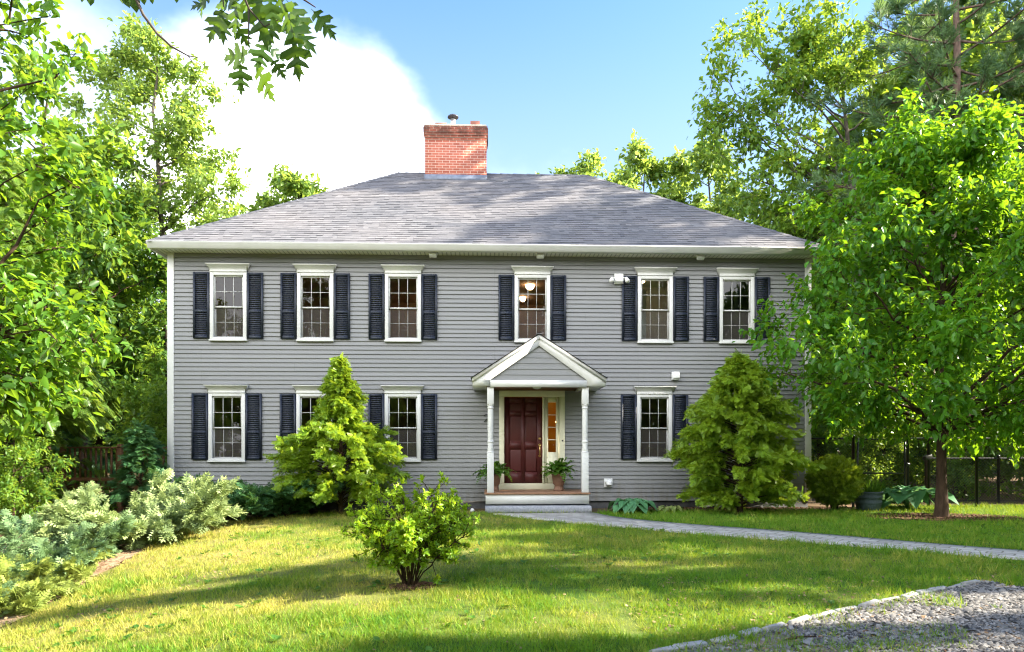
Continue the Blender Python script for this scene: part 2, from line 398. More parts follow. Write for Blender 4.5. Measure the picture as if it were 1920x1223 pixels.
M['dark_wood'] = simple('dark_furniture', (.06, .03, .018), (.04, .02, .012), 5, .5, .3)

# leaves
M['leaf_near'] = leaf_mat('leaf_bright_near', (.026, .085, .010), (.105, .24, .022), (.34, .54, .024), .46)
M['leaf_oak'] = leaf_mat('leaf_oak', (.022, .066, .009), (.055, .125, .015), (.15, .27, .016), .42)
M['leaf_mag'] = leaf_mat('leaf_glossy_mid', (.026, .110, .009), (.088, .25, .015), (.33, .57, .016), .42, .38, .4)
M['leaf_pale'] = leaf_mat('leaf_pale_tall', (.085, .17, .035), (.22, .33, .075), (.44, .58, .08), .46)
M['leaf_wood'] = leaf_mat('leaf_woodland', (.045, .13, .018), (.15, .27, .036), (.44, .60, .05), .44)
M['leaf_dark'] = leaf_mat('leaf_woodland_dark', (.024, .075, .012), (.070, .150, .024), (.24, .38, .03), .4)
M['needle_pine'] = leaf_mat('needle_pine', (.045, .105, .048), (.12, .21, .085), (.24, .36, .09), .3, .5, .3)
M['needle_hemlock'] = leaf_mat('needle_hemlock', (.055, .120, .018), (.170, .270, .035), (.40, .52, .05), .36)
M['needle_cypress'] = leaf_mat('needle_cypress', (.085, .19, .014), (.28, .42, .028), (.50, .62, .03), .36)
M['needle_silver'] = leaf_mat('needle_silver_juniper', (.15, .22, .085), (.37, .45, .17), (.36, .45, .14), .25, .55, .3)
M['needle_blue'] = leaf_mat('needle_blue_juniper', (.07, .145, .06), (.19, .285, .115), (.20, .32, .09), .25, .55, .3)
M['needle_yellow'] = leaf_mat('needle_yellow_juniper', (.15, .22, .045), (.34, .40, .08), (.36, .42, .08), .3, .55, .3)
M['needle_deep'] = leaf_mat('needle_deep_green', (.028, .095, .036), (.075, .185, .060), (.16, .3, .06), .28, .5, .3)
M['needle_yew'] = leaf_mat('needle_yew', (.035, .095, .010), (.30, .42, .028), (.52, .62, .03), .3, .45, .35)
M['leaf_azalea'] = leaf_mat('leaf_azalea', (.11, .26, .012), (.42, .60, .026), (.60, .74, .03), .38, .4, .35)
M['leaf_hosta'] = leaf_mat('leaf_hosta', (.040, .15, .065), (.10, .26, .11), (.2, .38, .12), .25, .42, .4)
M['leaf_varieg'] = leaf_mat('leaf_variegated_hosta', (.10, .2, .04), (.42, .45, .16), (.4, .5, .12), .25, .42, .4)
M['leaf_fern'] = leaf_mat('leaf_fern', (.03, .095, .012), (.08, .19, .022), (.25, .45, .03), .36, .45, .3)
M['grass'] = leaf_mat('grass_blade', (.090, .235, .014), (.56, .44, .11), (.42, .52, .03), .34, .55, .2)
M['litter'] = tinted('dry_litter', (.12, .065, .035), (.38, .265, .15), .9, .1, 30, .2, 0)
M['bark_chip'] = tinted('bark_chip', (.06, .032, .020), (.26, .15, .09), .9, .1, 30, .2, 0)
M['gravel'] = tinted('gravel_stone', (.030, .029, .028), (.30, .285, .26), .85, .2, 30, .2, 0)

# leaf templates -----------------------------------------------------------------
def T_leaf(w=.3, fold=.08):
    v = [(0,0,0),(0,.5,-fold*.3),(0,1,-.12),(-w*.9,.33,fold),(-w*.8,.68,fold*.6),(w*.9,.33,fold),(w*.8,.68,fold*.6)]
    return v, [(0,1,4,3),(1,2,4),(0,5,6,1),(1,6,2)]
def T_rhomb(w=.36, fold=.08):
    return [(0,0,0),(w,.45,fold),(0,1,-.06),(-w,.45,fold)], [(0,1,2),(0,2,3)]
def T_spray(pairs=6, w=.42, lw=.055, bend=.16):
    v = []; f = []
    def leaflet(b, t, wd):
        b = np.array(b); t = np.array(t); d = t-b; s = np.array((-d[1], d[0], 0)); s = s/(np.linalg.norm(s)+1e-9)*wd
        i = len(v); m = b+d*.45; v.extend([tuple(b), tuple(m+s), tuple(t), tuple(m-s)]); f.append((i, i+1, i+2, i+3))
    for i in range(pairs):
        y = .06+.82*i/pairs; L = w*(1-.75*y)*(1 if i else .8)
        for sg in (-1, 1): leaflet((0, y, -bend*y*y), (sg*L, y+.20, -bend*(y+.2)**2-.03), lw)
    leaflet((0, .7, -bend*.5), (0, 1.05, -bend*1.1), lw)
    leaflet((0, 0, 0), (0, .8, -bend*.64), lw*.6)
    return v, f
def T_tuft(n=9, spread=1.0, wd=.022, seed=3):
    r = random.Random(seed); v = []; f = []
    for k in range(n):
        a = r.uniform(0, 6.283); s = r.uniform(.3, 1)*spread; t = np.array((math.cos(a)*s*.6, r.uniform(.45, 1.0), math.sin(a)*s*.6))
        p = np.cross(t, (0.3, .2, .9)); p = p/np.linalg.norm(p)*wd; i = len(v)
        v.extend([tuple(-p*.6), tuple(p*.6), tuple(t*.6+p), tuple(t), tuple(t*.6-p)]); f.append((i, i+1, i+2, i+3, i+4))
    return v, f
def T_oak():
    half = [(.010,0),(.014,.10),(.05,.14),(.20,.19),(.235,.30),(.17,.275),(.055,.27),(.06,.31),(.22,.38),(.33,.43),(.37,.58),(.27,.55),(.20,.60),(.07,.50),(.075,.56),(.20,.66),(.29,.82),(.19,.78),(.08,.71),(.08,.78),(.14,.93),(.06,.90),(0,1.06)]
    mid = [0,.1,.14,.18,.22,.25,.27,.31,.35,.39,.43,.46,.48,.5,.56,.6,.65,.68,.71,.78,.85,.90,1.0]
    v = [(0, y, 0) for y in mid]; n = len(mid); f = []
    for sg in (1, -1):
        b = len(v); v += [(sg*x, y, .35*x*x+.03*math.sin(y*9)) for x, y in half]
        for i in range(n-1): f.append((i, b+i, b+i+1, i+1) if sg > 0 else (i+1, b+i+1, b+i, i))
    v = [(x, y, z-.18*y*y) for x, y, z in v]
    return v, f
def T_blade():
    return [(-.5,0,0),(.5,0,0),(.32,.55,.06),(-.32,.55,.06),(0,1,.25)], [(0,1,2,3),(3,2,4)]
LEAF, LEAF_W, RHOMB, SPRAY, TUFT, OAK = T_leaf(.27), T_leaf(.36, .1), T_rhomb(.34), T_spray(), T_tuft(), T_oak()
SPRAY_S = T_spray(4, .5, .075, .2)

def norm(a): return a/(np.linalg.norm(a, axis=-1, keepdims=True)+1e-9)
def bez(a, b, c, n):
    t = np.linspace(0, 1, n)[:, None]; return (1-t)**2*a+2*t*(1-t)*b+t*t*c

def twig_leaves(rng, G, A, B, per, tmpl, size, droop, tint, tilt=.55, spread=.06, tvar=.22):
    n = len(A)
    if n == 0: return
    A = np.repeat(A, per, 0); B = np.repeat(B, per, 0); tint = np.repeat(tint, per)
    m = len(A); t = rng.uniform(.1, 1.05, (m, 1)); D = norm(B-A)
    pos = A+(B-A)*t+rng.normal(0, spread, (m, 3))
    ax = D*.55+rng.normal(0, .6, (m, 3))+np.array((0, 0, -droop))
    nr = np.array((0, 0, 1.))+rng.normal(0, tilt, (m, 3))
    G.leaves(tmpl, pos, ax, nr, size*rng.uniform(.6, 1.2, m), np.clip(tint+rng.normal(0, tvar, m), 0, 1))

def deciduous(seed, H, r0, crown_c, crown_r, n_limb=16, n_br=8, n_tw=7, tw=.55, per=9, leaf=LEAF, lsize=.2, droop=.25,
              first=.3, targets=None, bow=.3, top=None, trunk_sides=9, br=.36, tilt=.55, spread=.06, jag=.25):
    """grows bark and foliage round the origin: trunk > limbs > branches > twigs > leaves"""
    rng = np.random.default_rng(seed); B = Geo(); L = Geo()
    cc = np.array(crown_c, float); cr = np.array(crown_r, float)
    top = np.array(top if top is not None else (cc[0]*.8, cc[1]*.8, H*.93), float)
    n = 12; t = np.linspace(0, 1, n)[:, None]
    T = t*top+np.sin(t*math.pi)*rng.normal(0, .03*H*.5, (1, 3))*np.array((1, 1, 0))+rng.normal(0, .012*H*.35, (n, 3))*np.array((1, 1, 0))*t
    T[0] = (0, 0, -.15)
    rad = r0*(1-.88*t[:, 0])**.85; rad[0] *= 1.45
    B.tube(T, rad, trunk_sides)
    def trunk_at(f):
        x = np.clip(f, 0, .999)*(n-1); i = int(x); return T[i]+(T[i+1]-T[i])*(x-i), rad[i]+(rad[i+1]-rad[i])*(x-i)
    if targets is None:
        targets = []
        for i in range(n_limb):
            z = 1-2*(i+.5)/n_limb; z = max(-.75, z)
            a = i*2.399963+rng.uniform(-.5, .5); q = math.sqrt(max(0, 1-z*z))
            targets.append(cc+cr*np.array((math.cos(a)*q, math.sin(a)*q, z))*rng.uniform(1-jag*1.6, 1+jag*.35))
    TA = []; TB = []; TT = []
    for tg in targets:
        tg = np.array(tg, float); hd = math.hypot(tg[0]-top[0]*tg[2]/max(H, 1e-6), tg[1]-top[1]*tg[2]/max(H, 1e-6))
        f = np.clip((tg[2]-hd*rng.uniform(.45, .8))/(top[2]), first, .95)
        p, rr = trunk_at(f); Lg = np.linalg.norm(tg-p)
        if Lg < .2: continue
        mid = p+(tg-p)*.5+np.array((0, 0, bow*Lg*.5))+rng.normal(0, .06*Lg, 3)
        P = bez(p, mid, tg, 9); P[1:-1] += rng.normal(0, .015*Lg, (7, 3))
        lr = min(rr*.62, .010+.0135*Lg)
        B.tube(P, np.maximum(lr*np.linspace(1, .02, 9)**1.1, .0035), 5)
        lt = rng.uniform(.2, .8)
        for k in range(n_br):
            s = rng.uniform(.22, 1.0)**.85; x = s*7.99; i = int(x); q = P[i]+(P[i+1]-P[i])*(x-i)
            tn = norm(P[i+1]-P[i]); pr = norm(np.cross(tn, rng.normal(0, 1, 3)))
            d = norm(tn*.6+pr*.85+np.array((0, 0, .12)))
            bl = Lg*br*rng.uniform(.45, 1.05)*(1.15-.55*s)
            bl = max(bl, .35*tw+.15)
            e = q+d*bl+np.array((0, 0, -droop*.25*bl)); bp = bez(q, q+d*bl*.5+np.array((0, 0, .08*bl)), e, 5)
            B.tube(bp, np.linspace(max(.006, lr*.38*(1-.5*s)), .004, 5), 4)
            ct = np.clip(lt+rng.normal(0, .18), 0, 1)
            for j in range(n_tw):
                u = rng.uniform(.15, 1); x2 = u*3.99; i2 = int(x2); o = bp[i2]+(bp[i2+1]-bp[i2])*(x2-i2)
                dd = norm(norm(bp[i2+1]-bp[i2])*.55+rng.normal(0, .55, 3)+np.array((0, 0, .1-droop*.4)))
                TA.append(o); TB.append(o+dd*tw*rng.uniform(.45, 1.2)); TT.append(ct)
        for j in range(5): o = P[-1]-norm(P[-1]-P[-3])*rng.uniform(0, tw*.5); TA.append(o); TB.append(o+norm(norm(P[-1]-P[-3])*.6+rng.normal(0, .5, 3))*tw*rng.uniform(.4, .9)); TT.append(lt)
    TA = np.array(TA); TB = np.array(TB); TT = np.array(TT)
    sc = max(.0025, lsize*.016)
    B.sticks(TA, TB, np.full(len(TA), sc), np.full(len(TA), sc*.4))
    twig_leaves(rng, L, TA, TB, per, leaf, lsize, droop, TT, tilt, spread)
    return B, L

def conifer(seed, H, prof, n_br, per, spray, size, r0=.05, rise=.25, droop=.35, first=.03, inner=.3, tvar=.2, tilt=.45, lat=.75, stem_top=.97, lean=(0, 0), gap=0.0, tintz=0.0, jit=.25):
    """central stem with radiating branches carrying flat sprays; prof(f) = branch length at relative height f"""
    rng = np.random.default_rng(seed); B = Geo(); L = Geo()
    n = 8; t = np.linspace(0, 1, n)[:, None]
    S = t*np.array((lean[0], lean[1], H*stem_top))+rng.normal(0, .01*H, (n, 3))*np.array((1, 1, 0))*t; S[0, 2] = -.1
    B.tube(S, r0*(1-.9*t[:, 0]), 7)
    P = []; AX = []; NR = []; TT = []; SZ = []
    for k in range(n_br):
        f = first+(1-first)*((k+rng.uniform(0, 1))/n_br); a = k*2.399963+rng.uniform(-.4, .4)
        x = f*(n-1.001); i = int(x); o = S[i]+(S[i+1]-S[i])*(x-i)
        Lb = prof(f)*rng.uniform(.72, 1.12)
        if gap and rng.uniform() < gap: Lb *= .6
        out = np.array((math.cos(a), math.sin(a), 0))
        e = o+out*Lb+np.array((0, 0, (rise-droop*.5)*Lb)); mid = o+out*Lb*.55+np.array((0, 0, rise*Lb*.9))
        bp = bez(o, mid, e, 7); B.tube(bp, np.linspace(max(.004, r0*.3*(1-f)), .003, 7), 4)
        ct = rng.uniform(.3, .62)
        m = max(3, int(per*(.35+.65*Lb/max(prof(.15), .01))))
        s = rng.uniform(inner, 1.0, m)**.8; xs = s*5.99; ii = xs.astype(int)
        pos = bp[ii]+(bp[ii+1]-bp[ii])*(xs-ii)[:, None]; tg = norm(bp[ii+1]-bp[ii])
        sd_ = np.cross(tg, (0, 0, 1.)); sg = rng.choice([-1, 1], m)[:, None]*rng.uniform(0, lat, (m, 1))*(1.15-s)[:, None]*2
        P.append(pos+rng.normal(0, size*.22, (m, 3))); AX.append(norm(tg*.9+sd_*sg+rng.normal(0, jit, (m, 3))+np.array((0, 0, -droop*.45)))); 
        NR.append(np.array((0, 0, 1.))+rng.normal(0, tilt, (m, 3))+out*.25); TT.append(np.clip(ct+tintz*(f-.4)+.25*(s-.6)+rng.normal(0, tvar, m), 0, 1)); SZ.append(size*rng.uniform(.6, 1.2, m))
    L.leaves(spray, np.concatenate(P), np.concatenate(AX), np.concatenate(NR), np.concatenate(SZ), np.concatenate(TT))
    return B, L

def juniper(seed, arms, n_sp, size, tmpl=SPRAY_S, tvar=.2):
    """low spreading juniper: arching arms given as (azimuth deg, length, rise) from the root, feathery sprays all along them"""
    rng = np.random.default_rng(seed); B = Geo(); L = Geo()
    for az, ln, rise in arms:
        ln *= 1.10; rise *= .95
        a = R(az+rng.uniform(-8, 8)); d = np.array((math.cos(a), math.sin(a), 0)); o = d*.08
        e = d*ln+np.array((0, 0, rise)); mid = d*ln*.5+np.array((0, 0, rise*.35+.06))
        P = bez(o, mid, e, 8); P[2:] += rng.normal(0, .03*ln, (6, 3)); B.tube(P, np.linspace(.022, .004, 8), 5)
        subs = [P]
        for k in range(9):
            s = rng.uniform(.2, 1); x = s*6.99; i = int(x); q = P[i]+(P[i+1]-P[i])*(x-i); tn = norm(P[i+1]-P[i])
            dd = norm(tn*.9+norm(np.cross(tn, (0, 0, 1.)))*rng.choice([-1, 1])*rng.uniform(.4, .9)+np.array((0, 0, rng.uniform(-.05, .35))))
            l2 = ln*.38*rng.uniform(.5, 1.1)*(1.2-.5*s); Q = bez(q, q+dd*l2*.5+np.array((0, 0, .03)), q+dd*l2+np.array((0, 0, -.05*l2)), 8)
            B.tube(Q, np.linspace(.009, .003, 8), 4); subs.append(Q)
        for Q in subs:
            m = int(n_sp*(.4+np.linalg.norm(Q[-1]-Q[0])/ln)); s = rng.uniform(.12, 1.03, m); s = np.minimum(s, .999); xs = s*6.99; ii = xs.astype(int)
            pos = Q[ii]+(Q[ii+1]-Q[ii])*(xs-ii)[:, None]; tg = norm(Q[ii+1]-Q[ii]); ct = rng.uniform(.25, .75)
            L.leaves(tmpl, pos+rng.normal(0, .02, (m, 3)), norm(tg*.9+rng.normal(0, .45, (m, 3))+np.array((0, 0, .12))),
                     np.array((0, 0, 1.))+rng.normal(0, .6, (m, 3)), size*rng.uniform(.6, 1.25, m), np.clip(ct+rng.normal(0, tvar, m)+.15*(s-.5), 0, 1))
    return B, L

def plant(name, label, cat, loc, BL, bark, leafm, rz=0.0, group=None, wood='trunk', fol='crown'):
    t = thing(name, label, cat, loc, rz, group)
    if len(BL[0].V): BL[0].build(wood, bark, t, True)
    BL[1].build(fol, leafm, t)
    return t

#SPLIT_A
# ------------------------------------------------------------------ terrain
def gz(x, y):
    x = np.asarray(x, float); y = np.asarray(y, float)
    s = np.minimum(np.maximum(0, -(x+1.5)), 14)**1.6
    k = np.clip(.055-.0059*(y-6.6), .003, .06)
    z = -np.minimum(k*s, 2.2)
    z = z+.05*(fbm(x*.22, y*.22, 5, 2)-.5)*np.clip((15-y)/6, 0, 1)*np.clip((y-1)/4, 0, 1)
    return z
def g(x, y): return float(gz(x, y))

LAWN = [(-5.05,6.3),(-4.9,5.6),(-4.4,4.2),(-3.8,2.5),(9,2.5),(16,3),(24,6),(24,16.9),(8.9,16.75),(7.9,15.6),(6.2,15.35),(3.9,15.2),(2.2,15.0),(1.75,14.7),(-.3,14.7),(-.75,15.0),(-2.6,15.2),(-4.6,14.9),(-5.7,14.4),(-6.2,13.2),(-6.25,12.0),(-6.0,10.5),(-5.55,8.7)]
PATH_A = [(-.40,14.42),(.3,13.55),(1.36,12.45),(2.94,11.02),(4.27,10.05),(5.34,9.2),(6.37,8.45),(8.0,7.5),(10.0,6.6),(13,5.8)]
PATH_B = [(1.75,14.66),(2.06,13.83),(2.55,13.1),(3.31,12.35),(4.75,11.22),(5.85,10.1),(6.93,9.2),(8.4,8.3),(10.3,7.45),(13,6.7)]
PATHPOLY = PATH_A+PATH_B[::-1]
EDGE = [(-.1,4.05),(.45,4.32),(1.03,4.67),(1.62,5.02),(2.33,5.50),(2.98,5.93),(3.71,6.39),(4.3,6.76),(4.91,7.11)]
DRIVE = EDGE+[(5.2,6.75),(7.0,6.2),(9,5.5),(13,4.6),(22,3.5),(22,-6),(-6,-6),(-3.5,1.0),(-1.2,3.2)]
def grid_sheet(name, xs, ys, keep, zoff, m, tintf=None):
    X, Y = np.meshgrid(xs, ys); Z = gz(X, Y)+zoff; ny, nx = X.shape
    V = np.stack([X, Y, Z], -1).reshape(-1, 3)
    i, j = np.meshgrid(np.arange(ny-1), np.arange(nx-1), indexing='ij')
    F = np.stack([i*nx+j, i*nx+j+1, (i+1)*nx+j+1, (i+1)*nx+j], -1).reshape(-1, 4)
    cx = V[F].mean(1)
    if keep is not None: k = keep(cx[:, 0], cx[:, 1]); F = F[k]; cx = cx[k]
    tint = tintf(cx[:, 0], cx[:, 1]) if tintf else np.full(len(F), .5)
    me = make_mesh(name, V, F.ravel(), np.arange(len(F))*4, tint, True)
    o = bpy.data.objects.new(name, me); C.objects.link(o); me.materials.append(m); o['kind'] = 'structure'
    return o
def dryness(x, y):
    """how dry and yellow the turf is: drier to the left, greener near the camera and beyond the path"""
    n = fbm(x*.75+3, y*1.1, 11, 4); n2 = fbm(x*3.2, y*3.2, 23, 3)
    d = .29-.055*x+.75*(n-.5)*1.3+.45*(n2-.5)
    d = d-.22*np.clip((y-9.5+.75*(x-5))/3, 0, 1)-.16*np.clip((8.6-y)/2.5, 0, 1)
    return np.clip(d, 0, 1)
def ground_mat():
    m, nt, p, out = new_mat('forest_floor')
    f = noise(nt, .8, 5); q = noise(nt, 14, 6, .7)
    a = mixc(nt, ramp(nt, f, .35, .65), (.060, .040, .022), (.150, .100, .058))
    nt.links.new(mixc(nt, ramp(nt, q, .3, .7), a, mixc(nt, .5, a, (.26, .19, .12))), p.inputs['Base Color'])
    p.inputs['Roughness'].default_value = 1; p.inputs['Specular IOR Level'].default_value = .1; bump(nt, p, q, .8, .03); return m
def lawn_mat():
    m, nt, p, out = new_mat('lawn_turf')
    t = tint_attr(nt); q = noise(nt, 26, 5, .7); f = noise(nt, 3.2, 4)
    a = mixc(nt, t, (.06, .14, .014), (.40, .32, .11))
    a = mixc(nt, ramp(nt, f, .35, .7), a, mixc(nt, .35, a, (.05, .10, .012)))
    nt.links.new(mixc(nt, ramp(nt, q, .3, .7), mixc(nt, .45, a, (.02, .025, .008)), a), p.inputs['Base Color'])
    p.inputs['Roughness'].default_value = 1; p.inputs['Specular IOR Level'].default_value = .1; bump(nt, p, q, .6, .03); return m
def paver_mat():
    m, nt, p, out = new_mat('grey_paver_path')
    t = nt.nodes.new('ShaderNodeTexCoord'); mp = nt.nodes.new('ShaderNodeMapping'); mp.inputs['Rotation'].default_value = (0, 0, R(42))
    nt.links.new(t.outputs['Object'], mp.inputs[0])
    b = nt.nodes.new('ShaderNodeTexBrick'); nt.links.new(mp.outputs[0], b.inputs['Vector']); b.inputs['Scale'].default_value = 1
    b.inputs['Brick Width'].default_value = .3; b.inputs['Row Height'].default_value = .2; b.inputs['Mortar Size'].default_value = .012
    b.inputs['Color1'].default_value = (.42, .405, .37, 1); b.inputs['Color2'].default_value = (.27, .26, .24, 1); b.inputs['Mortar'].default_value = (.11, .10, .07, 1)
    q = noise(nt, 9, 6, .7)
    nt.links.new(mixc(nt, ramp(nt, q, .3, .75), b.outputs['Color'], mixc(nt, .45, b.outputs['Color'], (.46, .43, .38))), p.inputs['Base Color'])
    p.inputs['Roughness'].default_value = .9; p.inputs['Specular IOR Level'].default_value = .2; bump(nt, p, b.outputs['Fac'], -.5, .01); return m
def drive_mat():
    m, nt, p, out = new_mat('gravel_drive')
    t = nt.nodes.new('ShaderNodeTexCoord'); v = nt.nodes.new('ShaderNodeTexVoronoi'); v.inputs['Scale'].default_value = 42
    nt.links.new(t.outputs['Object'], v.inputs['Vector']); f = noise(nt, 1.1, 4); s = nt.nodes.new('ShaderNodeSeparateColor'); nt.links.new(v.outputs['Color'], s.inputs[0])
    a = mixc(nt, s.outputs[0], (.05, .046, .04), (.22, .205, .185))
    nt.links.new(mixc(nt, ramp(nt, f, .5, .7), a, (.16, .11, .07)), p.inputs['Base Color'])
    p.inputs['Roughness'].default_value = .95; p.inputs['Specular IOR Level'].default_value = .15; bump(nt, p, v.outputs['Distance'], -.8, .02); return m

def lin(a, b, s): return np.arange(a, b+s*.5, s)
far = [40, 55, 75, 100, 140, 200, 300, 450]
gx = np.concatenate([-np.array(far[::-1]), lin(-30, -8, 1.0), lin(-7.6, 12, .35), lin(13, 32, 1.2), far])
gy = np.concatenate([-np.array(far[::-1]), lin(-30, 0, 2), lin(.4, 18, .35), lin(19, 34, 1.2), far])
go = grid_sheet('ground', gx, gy, None, -.02, ground_mat())
lx = lin(-7, 24, .14); ly = lin(2.5, 17, .14)
def lawn_keep(x, y):
    w = .16*(fbm(x*2.2, y*2.2, 3, 3)-.5)*2
    return inside(x+w, y+w, LAWN) & ~inside(x, y, [(p[0], p[1]) for p in DRIVE])
grid_sheet('lawn', lx, ly, lawn_keep, 0, lawn_mat(), dryness)
BANK = [(-4.0,3.5),(-4.75,5.6),(-5.1,7),(-5.5,8.7),(-5.95,10.5),(-6.2,12),(-7.0,12.2),(-7.0,10.5),(-6.6,8.7),(-6.3,7),(-6.1,5.6),(-5.6,3.5)]
grid_sheet('dirt_bank', lin(-7.2, -3.8, .14), lin(3.4, 12.4, .14), lambda x, y: inside(x+.25*(fbm(x*2, y*2, 9, 3)-.5), y, BANK) & ~inside(x, y, LAWN), -.004, simple('dry_tan_soil', (.46, .33, .22), (.24, .15, .09), 9, 1, .1, .6, detail=8))
# the path: slabs laid as one strip with a small kerb step
def strip(name, A, B, z, m, sub=6):
    def dens(P):
        P = np.array(P); t = np.linspace(0, len(P)-1, (len(P)-1)*sub+1); i = np.minimum(t.astype(int), len(P)-2); f = (t-i)[:, None]
        p0 = P[np.maximum(i-1, 0)]; p1 = P[i]; p2 = P[i+1]; p3 = P[np.minimum(i+2, len(P)-1)]
        return .5*((2*p1)+(p2-p0)*f+(2*p0-5*p1+4*p2-p3)*f*f+(3*p1-p0-3*p2+p3)*f**3)
    a, b = dens(A), dens(B); n = len(a); G = Geo(); rows = []
    for k in range(5): q = a+(b-a)*k/4; rows.append(np.column_stack([q, gz(q[:, 0], q[:, 1])+z]))
    V = np.concatenate(rows+[rows[0]-(0, 0, .06), rows[-1]-(0, 0, .06)])
    F = [(r*n+i, r*n+i+1, (r+1)*n+i+1, (r+1)*n+i) for r in range(4) for i in range(n-1)]
    F += [(5*n+i, 5*n+i+1, i+1, i) for i in range(n-1)]+[(4*n+i, 4*n+i+1, 6*n+i+1, 6*n+i) for i in range(n-1)]
    G.add(V, [F]); o = G.build(name, m); o['kind'] = 'structure'; return o
strip('path', PATH_A, PATH_B, .018, paver_mat())
grid_sheet('driveway', lin(-6, 22, .2), lin(-6, 7.6, .2), lambda x, y: inside(x, y, DRIVE), .006, drive_mat())

# ------------------------------------------------------------------ the house (local frame: x along the front wall, y into the house, z up)
HX, HY, HYAW = -.41, 16.0, R(2.0)
house = thing('house', 'two storey grey clapboard house with navy shutters, hip roof and brick chimney', 'house', (HX, HY, 0), HYAW)
W2 = 7.535; D = 9.0; ZB, ZT = .16, 5.93
win_u = [-6.169, -4.172, -2.141, .889, 3.806, 5.761]; win_l = [-6.203, -4.188, -2.148, 3.787, 5.754]
WH = 1.555; ZU, ZL = 3.93, 1.125; CW = .42
holes = [(u-CW+.07, u+CW-.07, z+.05, z+WH-.07) for us, z in ((win_u, ZU), (win_l, ZL)) for u in us]
holes.append((.13, 1.63, .44, 2.72))
def front_siding():
    G = Geo(); n = 57; h = (ZT-ZB)/n; pr = .026
    for i in range(n):
        z0 = ZB+i*h; z1 = z0+h; cuts = sorted({z0, z1} | {z for q in holes for z in q[2:] if z0 < z < z1})
        for a, b in zip(cuts, cuts[1:]):
            m = (a+b)/2; segs = [(-W2+.01, W2-.01)]
            for x0, x1, q0, q1 in holes:
                if q0 < m < q1:
                    ns = []
                    for s, e in segs:
                        if x1 <= s or x0 >= e: ns.append((s, e)); continue
                        if s < x0: ns.append((s, x0))
                        if e > x1: ns.append((x1, e))
                    segs = ns
            ya = -pr*(1-(a-z0)/h); yb = -pr*(1-(b-z0)/h)
            for s, e in segs:
                G.quad((s, ya, a), (e, ya, a), (e, yb, b), (s, yb, b))
                if a == z0: G.quad((s, .004, a), (e, .004, a), (e, ya, a), (s, ya, a))
    # side and rear walls, courses too
    for i in range(n):
        z0 = ZB+i*h; z1 = z0+h
        G.quad((-W2-pr, D, z0), (-W2-pr, 0, z0), (-W2, 0, z1), (-W2, D, z1)); G.quad((-W2, D, z0), (-W2, 0, z0), (-W2-pr, 0, z0), (-W2-pr, D, z0))
        G.quad((W2+pr, 0, z0), (W2+pr, D, z0), (W2, D, z1), (W2, 0, z1)); G.quad((W2, 0, z0), (W2, D, z0), (W2+pr, D, z0), (W2+pr, 0, z0))
        G.quad((W2, D+pr, z0), (-W2, D+pr, z0), (-W2, D, z1), (W2, D, z1))
    return G
front_siding().build('wall', M['siding'], house)
for x0, x1, q0, q1 in holes:      # wall thickness round every opening
    G = Geo()
    G.quad((x0, 0, q0), (x0, .14, q0), (x0, .14, q1), (x0, 0, q1)); G.quad((x1, .14, q0), (x1, 0, q0), (x1, 0, q1), (x1, .14, q1))
    G.quad((x0, .14, q1), (x1, .14, q1), (x1, 0, q1), (x0, 0, q1)); G.quad((x0, 0, q0), (x1, 0, q0), (x1, .14, q0), (x0, .14, q0))
    G.build('wall_reveal', M['white'], house)
G = Geo(); G.box(-W2+.03, W2-.03, .03, D-.03, -.4, ZB); G.build('foundation', M['foundation'], house)
for x0, x1 in ((-W2-.03, -W2+.12), (W2-.12, W2+.03)):
    G = Geo(); G.box(x0, x1, -.034, .12, ZB-.02, ZT-.004); bevel(G.build('corner_board', M['white'], house), .004)
# interior: floors, partitions, back walls; the wall's inside stays hollow
G = Geo(); y1 = 5.2
def room_walls(G, segs, z0, z1):
    for x0, x1, dep in segs:
        G.quad((x0, dep, z0), (x1, dep, z0), (x1, dep, z1), (x0, dep, z1)); G.quad((x0, .15, z0), (x0, dep, z0), (x0, dep, z1), (x0, .15, z1)); G.quad((x1, dep, z0), (x1, .15, z0), (x1, .15, z1), (x1, dep, z1))
    for x0, x1, dep in segs:
        G.quad((x0, .15, z0), (x1, .15, z0), (x1, dep, z0), (x0, dep, z0)); G.quad((x0, dep, z1), (x1, dep, z1), (x1, .15, z1), (x0, .15, z1))
room_walls(G, [(-7.4, -3.1, 4.2), (-3.08, -.2, 4.8), (-.18, 2.2, 5.0)], 3.36, 5.84); room_walls(G, [(-7.4, -.4, 4.5), (2.45, 7.4, 4.4)], .45, 3.02)
G.build('interior_wall', M['room'], house)
G = Geo(); room_walls(G, [(2.22, 4.75, 2.6), (4.77, 7.4, 3.6)], 3.36, 5.84); G.build('interior_wall', M['room_grey'], house)
G = Geo(); room_walls(G, [(-.38, 2.43, 3.6)], .45, 3.02); G.build('hall_wall', M['room_warm'], house)
G = Geo()
for s in (-1, 1):                                    # inner lining so that daylight only comes through the openings
    G.quad((s*W2*.995, .15, ZB), (s*W2*.995, D-.1, ZB), (s*W2*.995, D-.1, ZT), (s*W2*.995, .15, ZT))
G.quad((-W2+.03, D-.1, ZB), (W2-.03, D-.1, ZB), (W2-.03, D-.1, ZT), (-W2+.03, D-.1, ZT))
G.build('wall_lining', M['room'], house)
for bx in ((-2.9, -1.4, 2.2, 2.9, .46, 1.9), (-6.9, -5.6, 1.2, 2.0, .46, 1.35), (.4, 1.4, 4.3, 4.7, 3.37, 4.5), (4.0, 5.2, 1.6, 2.3, .46, 1.4)):
    G = Geo(); G.box(*bx); G.build('room_cabinet', M['dark_wood'], house)
G = Geo(); G.box(3.30, 3.84, 1.05, 1.10, 3.37, 5.42); G.build('room_door', M['door_grey'], house)
